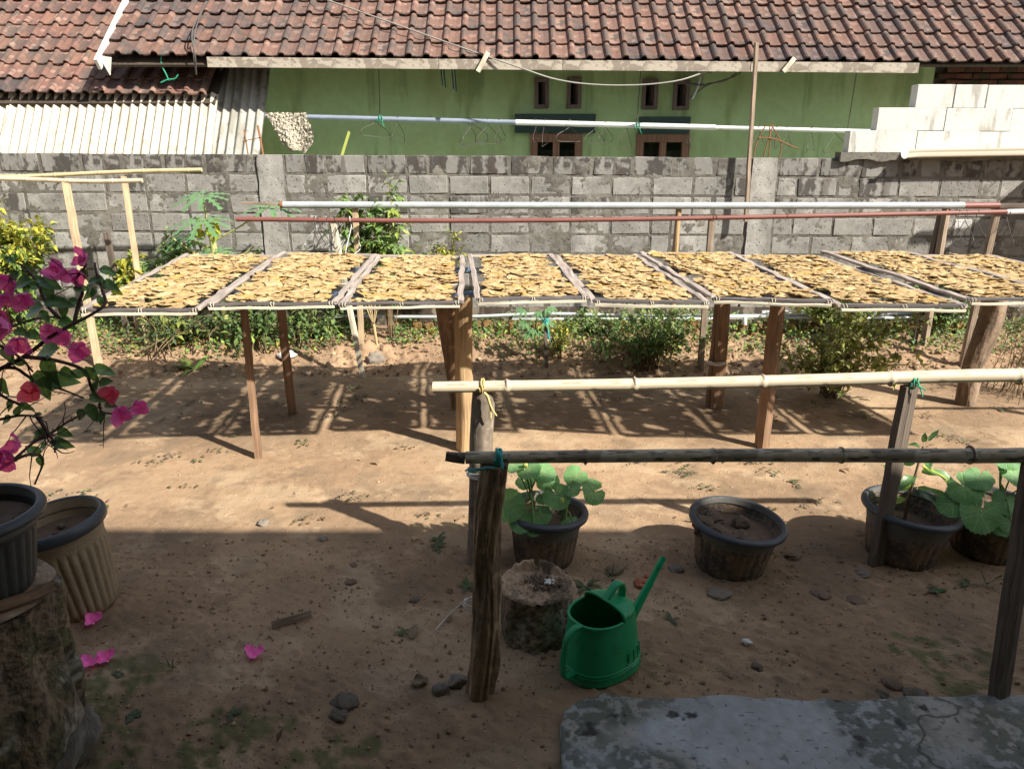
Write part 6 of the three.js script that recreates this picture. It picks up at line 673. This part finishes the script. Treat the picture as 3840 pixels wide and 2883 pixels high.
rock(0.762, 3.157, 0.036, 'grey stone left of the pot with dry clods', M.stone[1], 1); rock(0.581, 3.032, 0.034, 'broken red brick piece behind the spout of the watering can', M.redBrick, 2, 0.6, 'brick_piece', 'brick piece'); rock(0.62, 3.08, 0.026, 'smaller red brick piece behind the watering can spout', M.redBrick, 3, 0.6, 'brick_piece', 'brick piece'); rock(0.915, 2.954, 0.05, 'flat round stone at the foot of the pot with dry clods', M.stone[1], 4, 0.25); rock(0.47, 3.14, 0.038, 'pinkish stone by the weeds right of the gourd pot', M.stone[2], 5); rock(1.447, 2.3, 0.045, 'long clod at the slab edge left of the right dark post', M.stone[0], 6, 0.45); rock(1.39, 2.36, 0.035, 'dark clod behind the slab edge', M.stone[2], 7); rock(1.33, 2.31, 0.026, 'small clod pair piece by the slab edge', M.stone[0], 8); rock(-0.73, 3.05, 0.027, 'squarish brown stone lying alone in the shade, left of centre', M.stone[2], 9, 0.5); rock(-0.75, 3.2, 0.022, 'little square stone near the shadow edge, left of centre', M.stone[2], 10); rock(-0.2, 2.37, 0.04, 'grey lump at the left foot of the gnarled post', M.stone[1], 11, 0.8); rock(-0.26, 2.33, 0.03, 'blue grey lump farther left of the gnarled post', M.stone[1], 12, 0.8); rock(-0.59, 2.26, 0.05, 'dark clod in the lower middle of the shaded earth', M.stone[0], 13, 0.5); rock(-0.6, 2.2, 0.036, 'clod just below another clod in the lower middle', M.stone[0], 14, 0.5); rock(-0.42, 2.9, 0.026, 'brown stone on the shaded earth left of the stump', M.stone[0], 15); rock(1.35, 3.27, 0.04, 'clod on the earth right of the pot with dry clods', M.stone[2], 16, 0.5); rock(1.62, 3.12, 0.036, 'pale stone at the foot of the plank post', M.stone[1], 17); rock(1.5, 2.9, 0.04, 'flat tile shard on the dark earth below the plank post', M.stone[2], 18, 0.25); rock(1.36, 2.95, 0.045, 'flat brown shard below the plank post', M.stone[2], 19, 0.22); rock(-0.95, 3.45, 0.03, 'pale stone right at the shadow edge at the left', M.stone[1], 20, 0.6); rock(-1.3, 3.62, 0.034, 'pale lump in the sun left of centre', M.stone[1], 21, 0.6); rock(-1.2, 6.55, 0.09, 'round stone behind the slanting pale post', M.stone[1], 22, 0.8); rock(0.93, 2.46, 0.022, 'small brown clod near the slab, right of the can', M.stone[0], 23);
single('rock_slab', 'grey flat rock at the foot of the tall stump', 'rock', (() => { const g = boulder(0.13, 31, 0.35); return g.rotateZ(0.5).rotateX(0.3).translate(-1.43, 0.03, -2.02); })(), M.stone[1], { pos: [-1.42, 0, 2.02] });
single('bark_chip', 'flat wedge of wood lying on the shaded earth left of centre', 'wood chip', plank(V(-0.98, 0.018, 2.7), V(-0.84, 0.022, 2.78), 0.035, 0.008, 3, 0.2, 0.002), M.grey, { pos: [-0.9, 0, 2.72] });
single('dry_leaf', 'upright dry leaf on the shaded earth left of the gnarled post', 'leaf', blade(0.09, 0.04, { droop: 0.2 }).applyMatrix4(basis(G(-0.4, 2.62, 0.01), new THREE.Vector3(0.1, 0.3, -1), Y)), M.dryLeaf, { pos: [-0.4, 0, 2.62] });
single('paper_scrap', 'torn pale brown scrap on the earth left of the gnarled post', 'scrap', blade(0.07, 0.06, { wave: 0.2 }).applyMatrix4(basis(G(-0.36, 2.34, 0.012), new THREE.Vector3(0.6, 0.1, -0.6), Y)), M.dryLeaf, { pos: [-0.36, 0, 2.34] });
single('paper_scrap', 'small white crumple on the earth right of the can', 'scrap', stone(0.018, 8, 0.7).translate(0.93, 0.014, -2.6), M.twineWhite, { pos: [0.93, 0, 2.6] });
single('yellow_leaf', 'fallen bright yellow papaya leaf under the first tray', 'leaf', blade(0.2, 0.07, { droop: 0.1 }).applyMatrix4(basis(G(-3.18, 6.78, 0.045), new THREE.Vector3(1, 0, 0.1), new THREE.Vector3(0, 0.7, 0.7))), M.yellowLeaf, { pos: [-3.1, 0.17, 6.78] });
single('broadleaf_plant', 'low plant with broad pale leaves in front of the papaya trunk', 'plant', tuft(-2.75, 6.4, 7, 0.22, 0.06, 61, 0.9, [0.26, 0.34, 0.06]), M.foliage, { pos: [-2.75, gh(-2.75, 6.4), 6.4] });
single('plastic_bag', 'crumpled clear plastic bag at the wall foot right of the back left leg', 'plastic bag', stone(0.08, 41, 0.45).translate(-2.0, gh(-2, 6.6) + 0.03, -6.6), M.plasticBag, { pos: [-2, gh(-2, 6.6), 6.6] });
single('cord_tangle', 'tangled cord and dry stalk on the earth at the left of the gnarled post', 'cord', mergeGeometries([wraps(V(-0.175, 0.07, 2.78), new THREE.Vector3(0.3, 1, 0.2).normalize(), 0.025, 3, 0.03, 0.0025, 71), tube([V(-0.15, 0.13, 2.75), V(-0.2, 0.09, 2.76), V(-0.27, 0.03, 2.74), V(-0.31, 0.012, 2.68)], 0.003, { sides: 5 })]), M.twineWhite, { pos: [-0.2, 0, 2.75] });
{
  const r = rng(123), F = new GB(); for (let i = 0; i < 420; i++) { const x = -4 + 8 * r(), D = 3.5 + 2.6 * r(); if (fbm(x * 1.4, D * 1.4, 0, 2, 180) < 0.56 && r() < 0.8) continue; const n = 5 + Math.floor(r() * 12), c = r() < 0.5 ? [0.1, 0.12, 0.045] : [0.17, 0.15, 0.07]; for (let k = 0; k < n; k++) { const a = r() * 6.28, q = 0.07 * r(); F.add(leafA[k % 3], basis(G(x + q * Math.cos(a) * 1.6, D + q * Math.sin(a), 0.008), new THREE.Vector3(Math.cos(a * 3), 0.5 * r(), Math.sin(a * 3)), Y, 0.014 + 0.03 * r()), c.map((z) => z * (0.6 + 0.7 * r()))); } }
  const LL = new GB(); for (let i = 0; i < 420; i++) { const x = -4.8 + 9.6 * r(), D = i < 330 ? 6.15 + 0.85 * r() : 2 + 4 * r(); if (D < 2.35 && x > 0) continue; const k = 0.7 + 0.6 * r(); LL.add(leafA[i % 3], basis(G(x, D, D > 6 ? 0.03 : 0.012), new THREE.Vector3(r() - 0.5, 0.3 * (r() - 0.5), r() - 0.5), new THREE.Vector3((r() - 0.5) * 0.6, 1, (r() - 0.5) * 0.6), 0.03 + 0.05 * r()), (r() < 0.3 ? [0.42, 0.32, 0.17] : [0.25, 0.16, 0.09]).map((z) => z * k)); }
  const lit = shade(new THREE.Mesh(LL.geo(), M.foliage)); lit.name = 'leaf_litter'; scene.add(meta(lit, 'dry brown leaves strewn on the earth, most near the wall', 'leaf litter')); lit.userData.kind = 'stuff';
  let o = shade(new THREE.Mesh(F.geo(), M.foliage)); o.name = 'weeds'; scene.add(meta(o, 'scattered tiny weeds flat on the sunlit earth', 'weeds')); o.userData.kind = 'stuff';
  const Q = new GB(), gs = [0, 1, 2, 3, 4, 5].map((k) => { const g = mergeVertices(new THREE.IcosahedronGeometry(1, 0).deleteAttribute('normal').deleteAttribute('uv')), p = g.attributes.position; for (let i = 0; i < p.count; i++) { const z = 0.7 + 0.6 * hash(i, k, 8); p.setXYZ(i, p.getX(i) * z, p.getY(i) * z * 0.65, p.getZ(i) * z); } return g; }); for (let i = 0; i < 17000; i++) { const fg = r() < 0.7, x = fg ? -2 + 4.4 * r() : -4.8 + 9.6 * r(), D = fg ? 1.75 + 1.7 * r() : r() < 0.3 ? 3.4 + 2.6 * r() : 6.2 + 0.8 * r(), s = (0.002 + 0.007 * Math.pow(r(), 8)) * (D > 6 ? 2.6 : 1); if (D < 2.3 && x > 0.12) continue; const k = 0.6 + 0.6 * r(); Q.add(gs[i % 6], new THREE.Matrix4().compose(G(x, D, s * 0.2 + (D > 6 ? 0.012 : 0.002)), new THREE.Quaternion().setFromEuler(new THREE.Euler(r(), r() * 6, r())), new THREE.Vector3(s, s, s)), ((w) => [0.33 * k * w, 0.225 * k * w, 0.145 * k * w])(r() < 0.05 ? 1.6 : 1)); }
  o = shade(new THREE.Mesh(Q.geo(), mat([1, 1, 1], { vertexColors: true, flatShading: true }))); o.name = 'pebbles'; scene.add(meta(o, 'pebbles and crumbs of earth strewn over the yard', 'pebbles')); o.userData.kind = 'stuff';
}
renderer.render(scene, camera);
